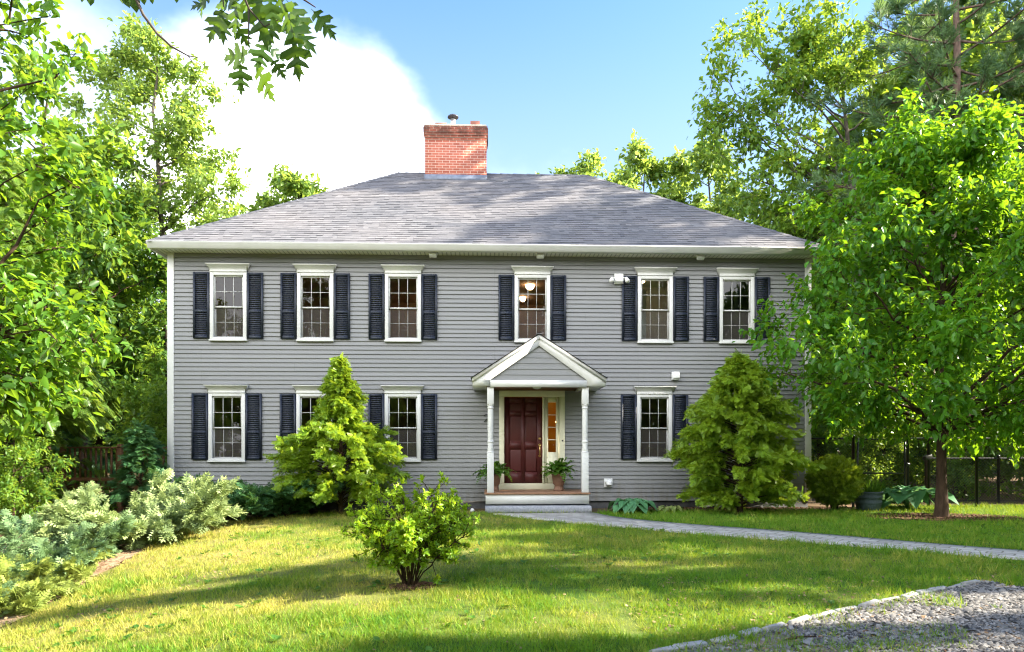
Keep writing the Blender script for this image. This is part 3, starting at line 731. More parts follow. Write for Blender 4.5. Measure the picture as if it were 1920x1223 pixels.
# ceiling lamps inside (lit)
lamp = None
for x, y, z, r in ((-3.95, 1.1, 5.80, .10), (-1.75, 3.9, 5.80, .10), (.98, 2.4, 5.83, .12), (.86, 3.9, 5.83, .09), (3.74, 1.55, 5.80, .20)):
    G = Geo(); G.lathe([(.02, -.13), (.5*r, -.12), (.85*r, -.08), (r, -.03), (r, 0)], (0, 0, 0), 16); 
    G.build('ceiling_lamp', M['lamp'], house, True, (x, y, z))
G = Geo(); G.lathe([(.02, -.09), (.08, -.07), (.09, .02), (.05, .1), (.02, .12)], (0, 0, 0), 12); G.build('hall_lamp', M['lamp_soft'], house, True, (1.75, 2.2, 2.1))

# windows ------------------------------------------------------------------
def make_window(loc):
    G = Geo(); w = CW; h = WH; t = .082
    G.box(-w, -w+t, -.052, .03, 0, h); G.box(w-t, w, -.052, .03, 0, h); G.box(-w+t, w-t, -.052, .03, h-t*.9, h); G.box(-w+t, w-t, -.052, .03, 0, t*.55)
    win = G.build('window', M['white'], house, loc=loc); bevel(win, .004)
    G = Geo(); zh = h
    prof = [(-.05, zh), (-.066, zh), (-.066, zh+.02), (-.056, zh+.024), (-.056, zh+.095), (-.075, zh+.105), (-.105, zh+.155), (-.125, zh+.165), (-.125, zh+.188), (-.02, zh+.192), (-.02, zh)]
    xs = [w*1.0, w+.005, w+.005, w, w, w+.022, w+.062, w+.082, w+.082, w+.082, w]
    V = [(-a, p[0], p[1]) for a, p in zip(xs, prof)]+[(a, p[0], p[1]) for a, p in zip(xs, prof)]; n = len(prof)
    G.add(V, [[tuple(range(n-1, -1, -1))], [tuple(range(n, 2*n))], [(i, (i+1) % n, (i+1) % n+n, i+n) for i in range(n)]])
    G.build('window_head', M['white'], win)
    G = Geo(); G.box(-w-.012, w+.012, -.085, .0, -.042, -.002); bevel(G.build('window_sill', M['white'], win), .004)
    iw = w-t; zb = t*.55; zt = h-t*.9; zm = (zb+zt)/2-.01
    for za, zz, yy in ((zb, zm+.015, .052), (zm-.015, zt, .012)):
        s = .030; G = Geo()
        G.box(-iw, -iw+s, yy-.018, yy+.018, za, zz); G.box(iw-s, iw, yy-.018, yy+.018, za, zz); G.box(-iw+s, iw-s, yy-.018, yy+.018, za, za+s); G.box(-iw+s, iw-s, yy-.018, yy+.018, zz-s, zz)
        for k in (1, 2):
            x = -iw+s+(2*iw-2*s)*k/3; G.box(x-.0048, x+.0048, yy-.008, yy+.008, za+s, zz-s)
        zc = (za+zz)/2; G.box(-iw+s, iw-s, yy-.007, yy+.007, zc-.0048, zc+.0048)
        G.build('sash', M['white'], win)
        if zz < h*.6: G = Geo(); G.quad((-iw+.012, yy-.022, za+.012), (iw-.012, yy-.022, za+.012), (iw-.012, yy-.022, zz-.012), (-iw+.012, yy-.022, zz-.012)); G.build('insect_screen', M['screen'], win)
        G = Geo(); G.quad((-iw+s*.5, yy+.003, za+s*.5), (iw-s*.5, yy+.003, za+s*.5), (iw-s*.5, yy+.003, zz-s*.5), (-iw+s*.5, yy+.003, zz-s*.5)); G.build('pane', M['glass'], win)
    return win
win0 = make_window((win_u[0], 0, ZU))
for us, z in ((win_u, ZU), (win_l, ZL)):
    for i, u in enumerate(us):
        if not (z == ZU and i == 0): dup_part(win0, house, (u, 0, z))
# shutters
G = Geo(); sw = .183; sh = 1.53
G.box(-sw, -sw+.045, -.062, -.022, 0, sh); G.box(sw-.045, sw, -.062, -.022, 0, sh)
for a, b in ((0, .07), (.60, .66), (sh-.06, sh)): G.box(-sw+.045, sw-.045, -.060, -.022, a, b)
for a, b, n in ((.07, .60, 12), (.66, sh-.06, 18)):
    for k in range(n):
        z = a+(b-a)*(k+.5)/n; G.obox((0, -.040, z), (sw-.045, 0, 0), (0, .013, .016), (0, -.003, .0024))
shut0 = G.build('shutter', M['navy'], house, loc=(win_u[0]-CW-sw-.012, 0, ZU+.015)); 
for us, z in ((win_u, ZU), (win_l, ZL)):
    for i, u in enumerate(us):
        for s in (-1, 1):
            if z == ZU and i == 0 and s == -1: continue
            dup_part(shut0, house, (u+s*(CW+sw+.012), 0, z+.015))

# eaves, gutter, soffit -----------------------------------------------------
EX = 7.80; EY = -.43; ZE = 6.065; RY = 4.52; RX = EX-(RY-EY); ZR = 9.68; BY = 2*RY-EY
G = Geo(); G.quad((-EX+.03, EY+.05, 5.934), (-EX+.03, BY-.05, 5.934), (EX-.03, BY-.05, 5.934), (EX-.03, EY+.05, 5.934)); G.build('soffit', M['soffit'], house)
G = Geo()
G.box(-EX+.03, EX-.03, EY+.045, EY+.07, 5.905, 6.05)
for s in (-1, 1): G.box(min(s*EX, s*(EX-.04)), max(s*EX, s*(EX-.04)), EY+.07, BY, 5.905, 6.05)
G.box(-EX+.03, EX-.03, BY-.03, BY, 5.905, 6.05)
G.build('fascia', M['white'], house)
gp = [(EY+.042, 5.915), (EY+.02, 5.915), (EY-.005, 5.918), (EY-.012, 5.965), (EY-.03, 5.978), (EY-.034, 5.99), (EY-.055, 6.015), (EY-.072, 6.045), (EY-.076, 6.062), (EY-.06, 6.064), (EY-.05, 6.03), (EY+.042, 5.99)]
G = Geo(); G.prism_x(gp, -EX-.02, EX-.22); G.build('gutter', M['white'], house)

# roof: every shingle tab its own face, four hips
def shingle_face(G, A, B, Cc, Dd, rows, rng):
    A, B, Cc, Dd = map(lambda v: np.array(v, float), (A, B, Cc, Dd))
    nrm = np.cross(B-A, Dd-A); nrm /= np.linalg.norm(nrm)
    G.add([A, B, Cc, Dd], [[(0, 1, 2, 3)]], .2)
    for i in range(rows):
        t0, t1 = i/rows, (i+1.06)/rows; t1 = min(t1, 1)
        l0, r0 = A+(Dd-A)*t0, B+(Cc-B)*t0; l1, r1 = A+(Dd-A)*t1, B+(Cc-B)*t1
        wid = np.linalg.norm(r0-l0); x = -rng.uniform(0, .3); cuts = [0]
        while x < wid:
            x += rng.uniform(.10, .24)
            if 0 < x < wid: cuts.append(x)
        cuts.append(wid); ex = (r0-l0)/max(wid, 1e-6)
        lo, hi = (l1-l0) @ ex, (r1-l0) @ ex; up = (l1-l0)-ex*lo
        rowt = rng.normal(0, .09)
        for a, b in zip(cuts, cuts[1:]):
            if b-a < .02: continue
            h = nrm*rng.uniform(.008, .019); h2 = nrm*.004
            at, bt = min(max(a, lo), hi), min(max(b, lo), hi)
            tn = min(1, max(0, rng.normal(.5, .12)+rowt))
            p0, p1 = l0+ex*a+h, l0+ex*b+h; q0, q1 = l0+ex*at+up+h2, l0+ex*bt+up+h2
            if bt-at < 1e-4: G.add([p0, p1, q0], [[(0, 1, 2)]], tn)
            else: G.add([p0, p1, q1, q0], [[(0, 1, 2, 3)]], tn)
            G.add([p0-h, p1-h, p1, p0], [[(0, 1, 2, 3)]], 0)
rng = np.random.default_rng(5); G = Geo()
e = [(-EX-.02, EY-.03, ZE), (EX+.02, EY-.03, ZE), (EX+.02, BY+.03, ZE), (-EX-.02, BY+.03, ZE)]; r1_, r2_ = (-RX, RY, ZR), (RX, RY, ZR)
shingle_face(G, e[0], e[1], r2_, r1_, 42, rng); shingle_face(G, e[1], e[2], r2_, r2_, 42, rng); shingle_face(G, e[2], e[3], r1_, r2_, 42, rng); shingle_face(G, e[3], e[0], r1_, r1_, 42, rng)
for p, q in ((e[0], r1_), (e[1], r2_), (e[2], r2_), (e[3], r1_), (r1_, r2_)):
    p, q = np.array(p), np.array(q); L = np.linalg.norm(q-p); d = (q-p)/L; s = np.cross(d, (0, 0, 1.)); s /= np.linalg.norm(s); n = int(L/.2)
    flat = abs(d[2]) < .01
    dn = np.array((0, 0, -1.0))*(.12*.73 if flat else .12*.53)
    for k in range(n):
        a = p+d*L*k/n; b = p+d*L*(k+1.1)/n; u = np.array((0, 0, .022+.006*(k % 2)))
        G.add([a+u+s*.12+dn, a+u, a+u-s*.12+dn, b+s*.12+dn+u*.5, b+u*.6, b-s*.12+dn+u*.5], [[(0, 1, 4, 3), (1, 2, 5, 4)], [(0, 2, 1)]], rng.uniform(.2, .8))
G.build('roof', M['shingle'], house)
G = Geo(); G.box(-EX-.03, EX+.03, EY-.045, EY+.02, ZE-.012, ZE-.002); G.build('drip_edge', M['black_asphalt'], house)

# chimney -------------------------------------------------------------------
CX, CYF, CWD, CDP = -1.10, 3.95, .90, .80
G = Geo()
G.box(CX-CWD, CX+CWD, CYF, CYF+CDP, 8.6, 10.42)
cs = [(10.42, .0), (10.5, .018), (10.56, .03), (10.64, .04), (10.72, .042), (10.78, .026), (10.84, .014)]
for (za, o), (zb, _o) in zip(cs, cs[1:]): G.box(CX-CWD-o-.004, CX+CWD+o+.004, CYF-o-.004, CYF+CDP+o+.004, za, zb)
chim = G.build('chimney', M['brick'], house)
G = Geo(); G.box(CX-CWD+.0, CX+CWD-.0, CYF, CYF+CDP, 10.84, 10.90); G.build('chimney_cap', M['cap_mortar'], chim)
G = Geo(); sl_ = (ZR-ZE)/(RY-EY); zf = ZE+(CYF-EY)*sl_
G.box(CX-CWD-.02, CX+CWD+.02, CYF-.022, CYF-.003, zf-.06, zf+.15)
for s in (-1, 1):
    xa = CX+s*(CWD+.004); xb = CX+s*(CWD+.016)
    G.prism_x([(CYF-.02, zf-.05), (RY, ZR-.05), (RY, ZR+.1), (CYF-.02, zf+.15)], min(xa, xb), max(xa, xb))
G.build('flashing', M['lead'], chim)
G = Geo(); G.lathe([(.075, 0), (.075, .36)], (CX-.10, CYF+.4, 10.90), 14); G.build('flue_pipe', M['metal'], chim, True)
G = Geo(); G.lathe([(.10, 0), (.165, .03), (.165, .055), (.12, .09), (.03, .12)], (CX-.10, CYF+.4, 11.25), 18); G.build('flue_cap', M['dark_metal'], chim, True)
G = Geo(); G.box(CX+.42, CX+.70, CYF+.2, CYF+.5, 10.90, 11.10); G.build('flue_tile', M['clay'], chim)
G = Geo(); G.box(CX-.62, CX-.28, CYF+.2, CYF+.5, 10.90, 11.03); G.build('flue_tile', M['clay'], chim)

# front door ------------------------------------------------------------------
G = Geo(); y0, y1_ = -.045, .03
G.box(.109, .226, y0, y1_, .585, 2.615); G.box(1.53, 1.656, y0, y1_, .585, 2.615); G.box(.109, 1.656, y0, y1_, 2.615, 2.76)
G.box(1.128, 1.17, y0+.01, y1_, .585, 2.615)
bevel(G.build('door_frame', M['cream'], house), .006)
G = Geo(); G.box(.10, 1.60, -.08, .14, .435, .575); bevel(G.build('door_step', M['cream'], house), .006)
G = Geo(); dx0, dx1, dz0, dz1 = .230, 1.124, .582, 2.608; ys = .028
G.box(dx0, dx1, ys, ys+.04, dz0, dz1)
pw = (dx1-dx0)
cols = [(dx0, dx0+.125), (dx0+.405, dx0+.49), (dx1-.125, dx1)]
rowsz = [(dz0, dz0+.26), (dz0+.80, dz0+.98), (dz0+1.58, dz0+1.69), (dz1-.14, dz1)]
for a, b in cols: G.box(a, b, ys-.013, ys, dz0, dz1)
for a, b in rowsz:
    G.box(dx0+.125, dx0+.405, ys-.013, ys, a, b); G.box(dx0+.49, dx1-.125, ys-.013, ys, a, b)
for xa, xb in ((dx0+.125, dx0+.405), (dx0+.49, dx1-.125)):
    for (a, b), (c_, d_) in zip(rowsz, rowsz[1:]):
        G.add([(xa+.02, ys, b+.02), (xb-.02, ys, b+.02), (xb-.02, ys, c_-.02), (xa+.02, ys, c_-.02), (xa+.05, ys-.011, b+.05), (xb-.05, ys-.011, b+.05), (xb-.05, ys-.011, c_-.05), (xa+.05, ys-.011, c_-.05)],
              [[(0, 1, 5, 4), (1, 2, 6, 5), (2, 3, 7, 6), (3, 0, 4, 7), (4, 5, 6, 7)]])
door = G.build('door', M['maroon'], house)
def ycyl(G, x, z, ya, yb, r, n=14):
    a = np.arange(n)/n*2*math.pi; V = np.concatenate([np.column_stack([x+r*np.cos(a), np.full(n, ya), z+r*np.sin(a)]), np.column_stack([x+r*.8*np.cos(a), np.full(n, yb), z+r*.8*np.sin(a)])])
    G.add(V, [[(i, (i+1) % n, (i+1) % n+n, i+n) for i in range(n)], [tuple(range(2*n-1, n-1, -1))], [tuple(range(n))]])
G = Geo(); ycyl(G, 1.065, 1.63, ys-.013, ys-.04, .033); G.build('deadbolt', M['brass'], door)
G = Geo(); ycyl(G, 1.065, 1.475, ys-.013, ys-.035, .038); G.tube([(1.065, ys-.03, 1.45), (1.065, ys-.07, 1.42), (1.065, ys-.075, 1.33), (1.065, ys-.06, 1.25), (1.065, ys-.02, 1.22)], .012, 8); ycyl(G, 1.065, 1.22, ys-.013, ys-.03, .03)
G.build('door_handle', M['brass'], door, True)
# sidelight: cream panel with a narrow four pane glass
G = Geo(); sx0, sx1 = 1.172, 1.528; gx0, gx1, gz0, gz1 = 1.263, 1.45, 1.31, 2.485
G.box(sx0, gx0, .0, .04, .585, 2.612); G.box(gx1, sx1, .0, .04, .585, 2.612); G.box(gx0, gx1, .0, .04, .585, gz0); G.box(gx0, gx1, .0, .04, gz1, 2.612)
for k in range(1, 4):
    z = gz0+(gz1-gz0)*k/4; G.box(gx0, gx1, .012, .03, z-.009, z+.009)
G.box(sx0+.06, sx1-.06, -.012, -.0005, .70, 1.18)
sdl = G.build('sidelight', M['cream'], house)
G = Geo(); G.quad((gx0, .022, gz0), (gx1, .022, gz0), (gx1, .022, gz1), (gx0, .022, gz1)); G.build('pane', M['glass'], sdl)
G = Geo(); ycyl(G, 1.60, 1.58, -.045, -.06, .018); G.build('doorbell', M['dark_metal'], house, True)
G = Geo()                                              # house number, partly behind the porch post
pts = [(-.05, .10), (-.03, .135), (.01, .145), (.045, .125), (.05, .09), (.03, .05), (-.05, -.03), (.055, -.03)]
pts = [(-.195+x, -.03, 2.055+z) for x, z in pts]
G.tube(pts, .012, 6, cap=True); G.build('house_number', M['black'], house)

# portico ---------------------------------------------------------------------
PF = -1.27; pc = .955
G = Geo(); G.box(-.235, 2.075, PF-.03, -.018, .400, .436); pdeck = G.build('porch_deck', M['deck_brown'], house); bevel(pdeck, .004)
G = Geo(); G.box(-.205, 2.045, PF, PF+.03, .19, .399); 
for x in (-.205, 2.015): G.box(x, x+.03, PF+.03, -.02, .19, .399)
G.build('riser_board', M['white'], pdeck)
def post_geo():
    G = Geo(); h = .073
    G.box(-h, h, -h, h, .437, 1.31); G.box(-h, h, -h, h, 2.36, 2.728)
    pr = [(.085, 1.31), (.066, 1.34), (.072, 1.37), (.058, 1.43), (.064, 1.50), (.060, 1.515), (.072, 1.53), (.072, 1.555), (.058, 1.575), (.060, 1.60), (.064, 1.90), (.062, 2.22), (.056, 2.255), (.070, 2.275), (.070, 2.295), (.058, 2.31), (.070, 2.33), (.076, 2.36)]
    G.lathe(pr, (0, 0, 0), 20); return G
po = post_geo().build('porch_post', M['white'], house, loc=(-.10, PF+.085, 0)); bevel(po, .006)
p2 = po.copy(); C.objects.link(p2); p2.location = (1.967, PF+.085, 0)
# gable: rakes, beam, clapboard triangle, roof, ceiling
yb = PF-.035; yf = PF-.005
apex = (pc, 3.875); eL, eR = (-.49, 2.935), (2.406, 2.935)
G = Geo()
G.prism([(-.49, 2.753), (-.108, 2.753), (-.108, 2.880), (pc, 3.628), (pc, 3.85), (-.49, 2.915)][::1], yf-.03, yf)
G.prism([(2.406, 2.753), (2.406, 2.915), (pc, 3.85), (pc, 3.628), (1.998, 2.880), (1.998, 2.753)], yf-.03, yf)
G.prism([(-.108, 2.728), (1.998, 2.728), (1.998, 2.878), (-.108, 2.878)], yf-.026, yf)
G.prism([(-.50, 2.835), (pc, 3.775), (pc, 3.862), (-.50, 2.925)], yf-.060, yf-.03)
G.prism([(2.416, 2.835), (2.416, 2.925), (pc, 3.862), (pc, 3.775)], yf-.060, yf-.03)
G.box(-.108, -.02, yf, -.02, 2.728, 2.85); G.box(1.91, 1.998, yf, -.02, 2.728, 2.85)
for x0, x1 in ((-.49, -.11), (2.0, 2.406)):
    G.box(x0, x1, yf+.002, -.02, 2.757, 2.772); 
    xa = x0 if x0 < 0 else x1-.02; G.box(xa, xa+.02, yf+.002, -.02, 2.773, 2.90)
pg = G.build('porch_gable', M['white'], house)
G = Geo(); n = 6; zb_, zt_ = 2.872, 3.63; h = (zt_-zb_)/n*.985
for i in range(n):
    a = zb_+i*h; b = a+h
    def half(z): return max(0, (3.635-z)/(3.635-2.87)*1.058)
    G.quad((pc-half(a), yf+.004, a), (pc+half(a), yf+.004, a), (pc+half(b), yf+.018, b), (pc-half(b), yf+.018, b)); G.quad((pc-half(a), yf+.02, a), (pc+half(a), yf+.02, a), (pc+half(a), yf+.004, a), (pc-half(a), yf+.004, a))
G.build('gable_siding', M['siding'], pg)
G = Geo(); rng = np.random.default_rng(8)
for s in (-1, 1):
    xe = pc+s*1.475; A = (xe, yf-.09, 2.918); Bq = (xe, -.02, 2.918); T1 = (pc, -.02, 3.872); T0 = (pc, yf-.09, 3.872)
    if s < 0: shingle_face(G, Bq, A, T0, T1, 12, rng)
    else: shingle_face(G, A, Bq, T1, T0, 12, rng)
G.box(pc-.06, pc+.06, yf-.092, -.02, 3.868, 3.885, .3)
pr_ = G.build('porch_roof', M['shingle'], house)
G = Geo(); G.box(-.02, 1.91, yf, -.02, 2.775, 2.79); G.build('porch_ceiling', M['ceiling_wood'], house)
G = Geo(); G.lathe([(.10, 0), (.09, -.04), (.03, -.06)], (.93, -.95, 2.775), 14); G.build('porch_lamp', M['plastic'], house, True)
G = Geo(); G.box(-.02, 1.91, -.05, -.018, 2.762, 2.774); G.build('ceiling_board', M['ceiling_wood'], house)

# small fittings on the wall and under the eave --------------------------------
for u in (-1.43, 1.06, 4.83):
    G = Geo(); G.box(-.10, .10, -.05, .05, -.03, 0); G.obox((0, -.02, -.06), (.085, 0, 0), (0, .05, -.02), (0, .012, .03))
    o = G.build('eave_light', M['plastic'], house, loc=(u, EY+.22, 5.932)); bevel(o, .008)
G = Geo(); G.box(-.105, .105, -.09, -.016, -.12, .12); G.prism_x([(-.09, .02), (-.15, -.03), (-.15, -.07), (-.09, -.115)], -.095, .095)
sec = G.build('security_light', M['plastic'], house, loc=(2.93, 0, 5.40)); bevel(sec, .008)
for s in (-1, 1):
    G = Geo(); G.tube([(s*.10, -.06, .03), (s*.14, -.09, .02), (s*.16, -.10, -.02)], .016, 6); 
    a = np.array((s*.16, -.10, .02)); d = np.array((s*.03, -.06, -.09)); G.tube([a, a+d*.4, a+d, a+d*1.25], [.03, .045, .055, .052], 10, cap=True)
    G.build('lamp_head', M['plastic'], sec, True)
G = Geo(); G.box(-.085, .085, -.11, -.012, -.10, .09); G.prism_x([(-.11, .09), (-.15, .03), (-.15, -.06), (-.11, -.09)], -.08, .08); bevel(G.build('vent_cover', M['plastic'], house, loc=(4.28, 0, 3.12)), .01)
G = Geo(); G.box(-.10, .10, -.04, -.012, -.10, .10)
a = np.linspace(0, math.pi, 9); G.tube([(0, -.04, .02), (0, -.10, .015), (0, -.15, -.02), (0, -.17, -.06)], [.07, .075, .07, .06], 12, cap=True)
bevel(G.build('dryer_vent', M['plastic'], house, True, loc=(2.685, 0, .585)), .004)

def H(u, y, z=0):
    """house frame to world"""
    c_, s_ = math.cos(HYAW), math.sin(HYAW); return np.array((HX+u*c_-y*s_, HY+u*s_+y*c_, z))
#SPLIT_B
def at(px, py, Y):
    """point at distance Y that the photograph shows at (px, py)"""
    return np.array(((px-960)/1274*Y, Y, 1.4+(841-py)/1274*Y))
def base(x, y): return (x, y, g(x, y))

# ------------------------------------------------------------------ step, pots, planter, small things by the door
G = Geo(); rng = np.random.default_rng(2)
nx, nz = 34, 6; xs = np.linspace(-.215, 2.09, nx)
def step_ring(x, k):
    jit = rng.normal(0, .008, 8)
    e = .02 if k in (0, nx-1) else 0
    return [(x, -1.345+e+jit[0], .0), (x, -1.36+e+jit[1], .05), (x, -1.365+e+jit[2], .10), (x, -1.35+e+jit[3]*.6, .148-e), (x, -1.325+e, .165-e*.5+jit[4]*.3), (x, -1.1, .168-e*.5), (x, -.35, .168), (x, -.35, .0)]
V = []; 
for k, x in enumerate(xs): V += step_ring(x, k)
F = [(k*8+j, k*8+(j+1) % 8, (k+1)*8+(j+1) % 8, (k+1)*8+j) for k in range(nx-1) for j in range(8)]
G.add(V, [F, [tuple(range(8)), tuple(range((nx-1)*8+7, (nx-1)*8-1, -1))]])
st = G.build('stone_step', M['granite']); st.location = (HX, HY, -.01); st.rotation_euler = (0, 0, HYAW)
tag(st, 'rough grey granite slab step in front of the porch', 'step')

def fern_geo(seed, n=66, L=.54):
    rng = np.random.default_rng(seed); G = Geo()
    for k in range(n):
        a = k*2.4+rng.uniform(-.3, .3); el = rng.uniform(.35, 1.45); ln = L*rng.uniform(.7, 1.15)
        d = np.array((math.cos(a)*math.cos(el), math.sin(a)*math.cos(el), math.sin(el)))
        P = bez(np.zeros(3), d*ln*.7, d*ln+np.array((0, 0, -ln*rng.uniform(.25, .75))), 14)
        G.tube(P, .0025, 3, .6)
        T = norm(np.gradient(P, axis=0)); S = norm(np.cross(T, (0, 0, 1.)))
        for s in (-1, 1):
            pos = P[1:]; w = np.sin(np.linspace(.35, 3.0, 13))*.062+.012
            G.leaves(RHOMB, pos, S[1:]*s+T[1:]*.35+rng.normal(0, .12, (13, 3)), np.cross(S[1:], T[1:])+rng.normal(0, .25, (13, 3)), w*1.15, np.clip(.5+rng.normal(0, .22, 13), 0, 1))
    return G
def potted_fern(loc, label, seed, rz):
    t = thing('potted_fern', label, 'potted plant', loc, rz)
    G = Geo(); G.lathe([(.112, 0), (.118, .02), (.10, .07), (.092, .12), (.105, .135), (.130, .16), (.152, .32), (.158, .36), (.168, .365), (.168, .39), (.145, .39), (.14, .35)], (0, 0, 0), 24)
    G.build('pot', M['terracotta'], t, True)
    f = fern_geo(seed).build('fronds', M['leaf_fern'], t); f.location = (0, 0, .36)
    return t
p = H(1.45, -.62); potted_fern((p[0], p[1], .437), 'green fern in a tall brown pot beside the door sidelight', 4, 0)
p = H(-.02, -.62); potted_fern((p[0], p[1], .437), 'green fern in a brown pot half hidden behind the porch post', 9, 1.3)
G = Geo(); rng = np.random.default_rng(6)
G.lathe([(.01, -.01), (.045, .0), (.05, .03), (.035, .06), (.008, .075)], (0, 0, 0), 9)
o = G.build('white_stone', M['white_stone'], None); o.location = (*H(-.50, -1.05)[:2], .01); tag(o, 'small white stone on the ground beside the porch step', 'stone')

# ------------------------------------------------------------------ hostas
def hosta_geo(seed, n, L, wid=.55, up=1.15):
    rng = np.random.default_rng(seed); G = Geo()
    for k in range(n):
        a = k*2.4+rng.uniform(-.4, .4); f = (k+.5)/n; el = .30+up*(1-f)**.8+rng.uniform(-.1, .1); ln = L*rng.uniform(.75, 1.1)*(.65+.45*f)
        d = np.array((math.cos(a)*math.cos(el), math.sin(a)*math.cos(el), math.sin(el))); h = np.array((math.cos(a), math.sin(a), 0))
        p0 = np.zeros(3); m0 = d*ln*.55; tip = d*ln*.55+h*ln*.5+np.array((0, 0, -ln*rng.uniform(.1, .35)))
        stalk = bez(p0, d*ln*.3, m0, 4); G.tube(stalk, .006, 4, .45)
        P = bez(m0, m0+d*ln*.22+np.array((0, 0, .03)), tip, 7); S = np.cross(h, (0, 0, 1.)); w = ln*wid*.5*np.array([.15, .62, .92, 1.0, .82, .45, .02])
        V = []; 
        for i in range(7):
            for q in (-1, -.5, 0, .5, 1): V.append(P[i]+S*q*w[i]+np.array((0, 0, .30*abs(q)*w[i]+rng.normal(0, .004))))
        F = [(i*5+j, i*5+j+1, (i+1)*5+j+1, (i+1)*5+j) for i in range(6) for j in range(4)]
        t = np.clip(rng.normal(.45, .2), 0, 1); G.add(V, [F], [min(1, t+(.25 if j in (0, 3) else 0)) for i in range(6) for j in range(4)])
    return G
def hosta(loc, label, seed, n, L, m, up=1.15):
    t = thing('hosta', label, 'hosta plant', loc)
    hosta_geo(seed, n, L, up=up).build('foliage', m, t, True); return t
hosta((2.62, 14.85, 0), 'blue green hosta beside the right end of the stone step', 1, 52, .56, M['leaf_hosta'])
hosta((3.45, 15.0, 0), 'small variegated hosta with cream leaf edges under the feathery evergreen', 2, 22, .34, M['leaf_varieg'], .5)
hosta((-1.60, 15.1, 0), 'pale hosta half hidden behind the azalea against the siding', 3, 26, .5, M['leaf_hosta'])
hosta((9.15, 15.75, 0), 'large broad leaved hosta beside the round planter tub', 5, 34, .95, M['leaf_hosta'], 1.2)
hosta((7.35, 15.2, 0), 'low light green plant at the foot of the clipped yew', 8, 16, .26, M['leaf_varieg'], .5)

# planter tub
t = thing('planter_tub', 'round blue grey tub with upright grassy leaves near the black gate', 'planter', (8.02, 15.3, 0)); t.scale = (.80, .80, .84)
G = Geo(); G.lathe([(.25, 0), (.30, .04), (.335, .18), (.34, .20), (.352, .205), (.355, .235), (.345, .24), (.352, .34), (.365, .345), (.367, .385), (.355, .39), (.36, .47), (.375, .475), (.375, .52), (.34, .52), (.33, .45), (.01, .45)], (0, 0, 0), 28)
G.build('tub', M['barrel'], t, True)
G = Geo(); rng = np.random.default_rng(4); n = 260; a = rng.uniform(0, 6.283, n); r = .30*np.sqrt(rng.uniform(0, 1, n)); pos = np.column_stack([r*np.cos(a), r*np.sin(a), np.full(n, .45)])
ax = np.column_stack([np.cos(a)*r*1.2, np.sin(a)*r*1.2, np.full(n, 1.)])+rng.normal(0, .14, (n, 3)); ln = rng.uniform(.25, .55, n)
bl = [(-.018, 0, 0), (.018, 0, 0), (.016, .5, .03), (-.016, .5, .03), (0, 1, .2)]
G.leaves((bl, [(0, 1, 2, 3), (3, 2, 4)]), pos, ax, rng.normal(0, 1, (n, 3)), ln, np.clip(rng.normal(.4, .2, n), 0, 1)); G.build('grass_leaves', M['leaf_fern'], t)

# ------------------------------------------------------------------ evergreen shrubs in front of the wall
prof = lambda f: 1.42*(1-f)**.8*(.55+.45*min(1, f/.18))+.06 if f < .62 else 1.42*(1-.62)**.8*(1-(f-.62)/.38)**.75*.85+.05
def mound(f):
    if f < .53: return 1.36*(.80+.20*math.sin(min(1, f/.22)*1.57))*math.sqrt(max(0.1, 1-max(0, (f-.34)/.20)**2))
    return .46 if f < .70 else .46*((1-f)/.30)**1.25+.04
cy = conifer(21, 3.4, mound, 200, 110, SPRAY, .15, .06, .36, .30, .05, .30, .20, .95, .8, gap=.25, jit=.5)
plant('feathery_evergreen', 'bright green feathery evergreen between the two lower windows left of the porch', 'shrub', (-3.72, 14.75, 0), cy, M['stem'], M['needle_cypress'], wood='stem', fol='foliage')
cy = conifer(34, 3.45, lambda f: 1.44*min(1, .72+f*1.3)*max(0, 1-f**2)**.9+.06, 230, 110, SPRAY, .16, .07, .30, .28, .04, .30, .20, .95, .8, lean=(-.12, 0), gap=.25, jit=.5)
plant('feathery_evergreen', 'broad feathery evergreen by the right house corner', 'shrub', (4.95, 14.75, 0), cy, M['stem'], M['needle_cypress'], 1.0, wood='stem', fol='foliage')
# clipped yew
rng = np.random.default_rng(12); B = Geo(); L = Geo(); n = 5200
u = rng.normal(0, 1, (n, 3)); u = norm(u); rr = rng.uniform(.72, 1.04, (n, 1)); P = u*np.array((.52, .50, .50))*rr+np.array((0, 0, .68)); k = P[:, 2] > .16; P = P[k]; u = u[k]
L.leaves(SPRAY_S, P, norm(u+rng.normal(0, .45, P.shape)+(0, 0, .3)), rng.normal(0, 1, P.shape), .11*rng.uniform(.6, 1.2, len(P)), np.clip(.35+.5*(P[:, 2]-.6)+rng.normal(0, .2, len(P)), 0, 1))  # tint rises with height: sunlit top and dark base put into the colour
for k in range(16):
    a = k*2.4; B.tube(bez(np.array((0, 0, -.05)), np.array((math.cos(a)*.12, math.sin(a)*.12, .3)), np.array((math.cos(a)*.4, math.sin(a)*.4, .75)), 6), np.linspace(.022, .006, 6), 5)
plant('clipped_yew', 'rounded clipped yew with sunlight tinted yellow into its top at the right house corner', 'shrub', (7.14, 15.05, 0), (B, L), M['stem'], M['needle_yew'], wood='stem', fol='foliage')

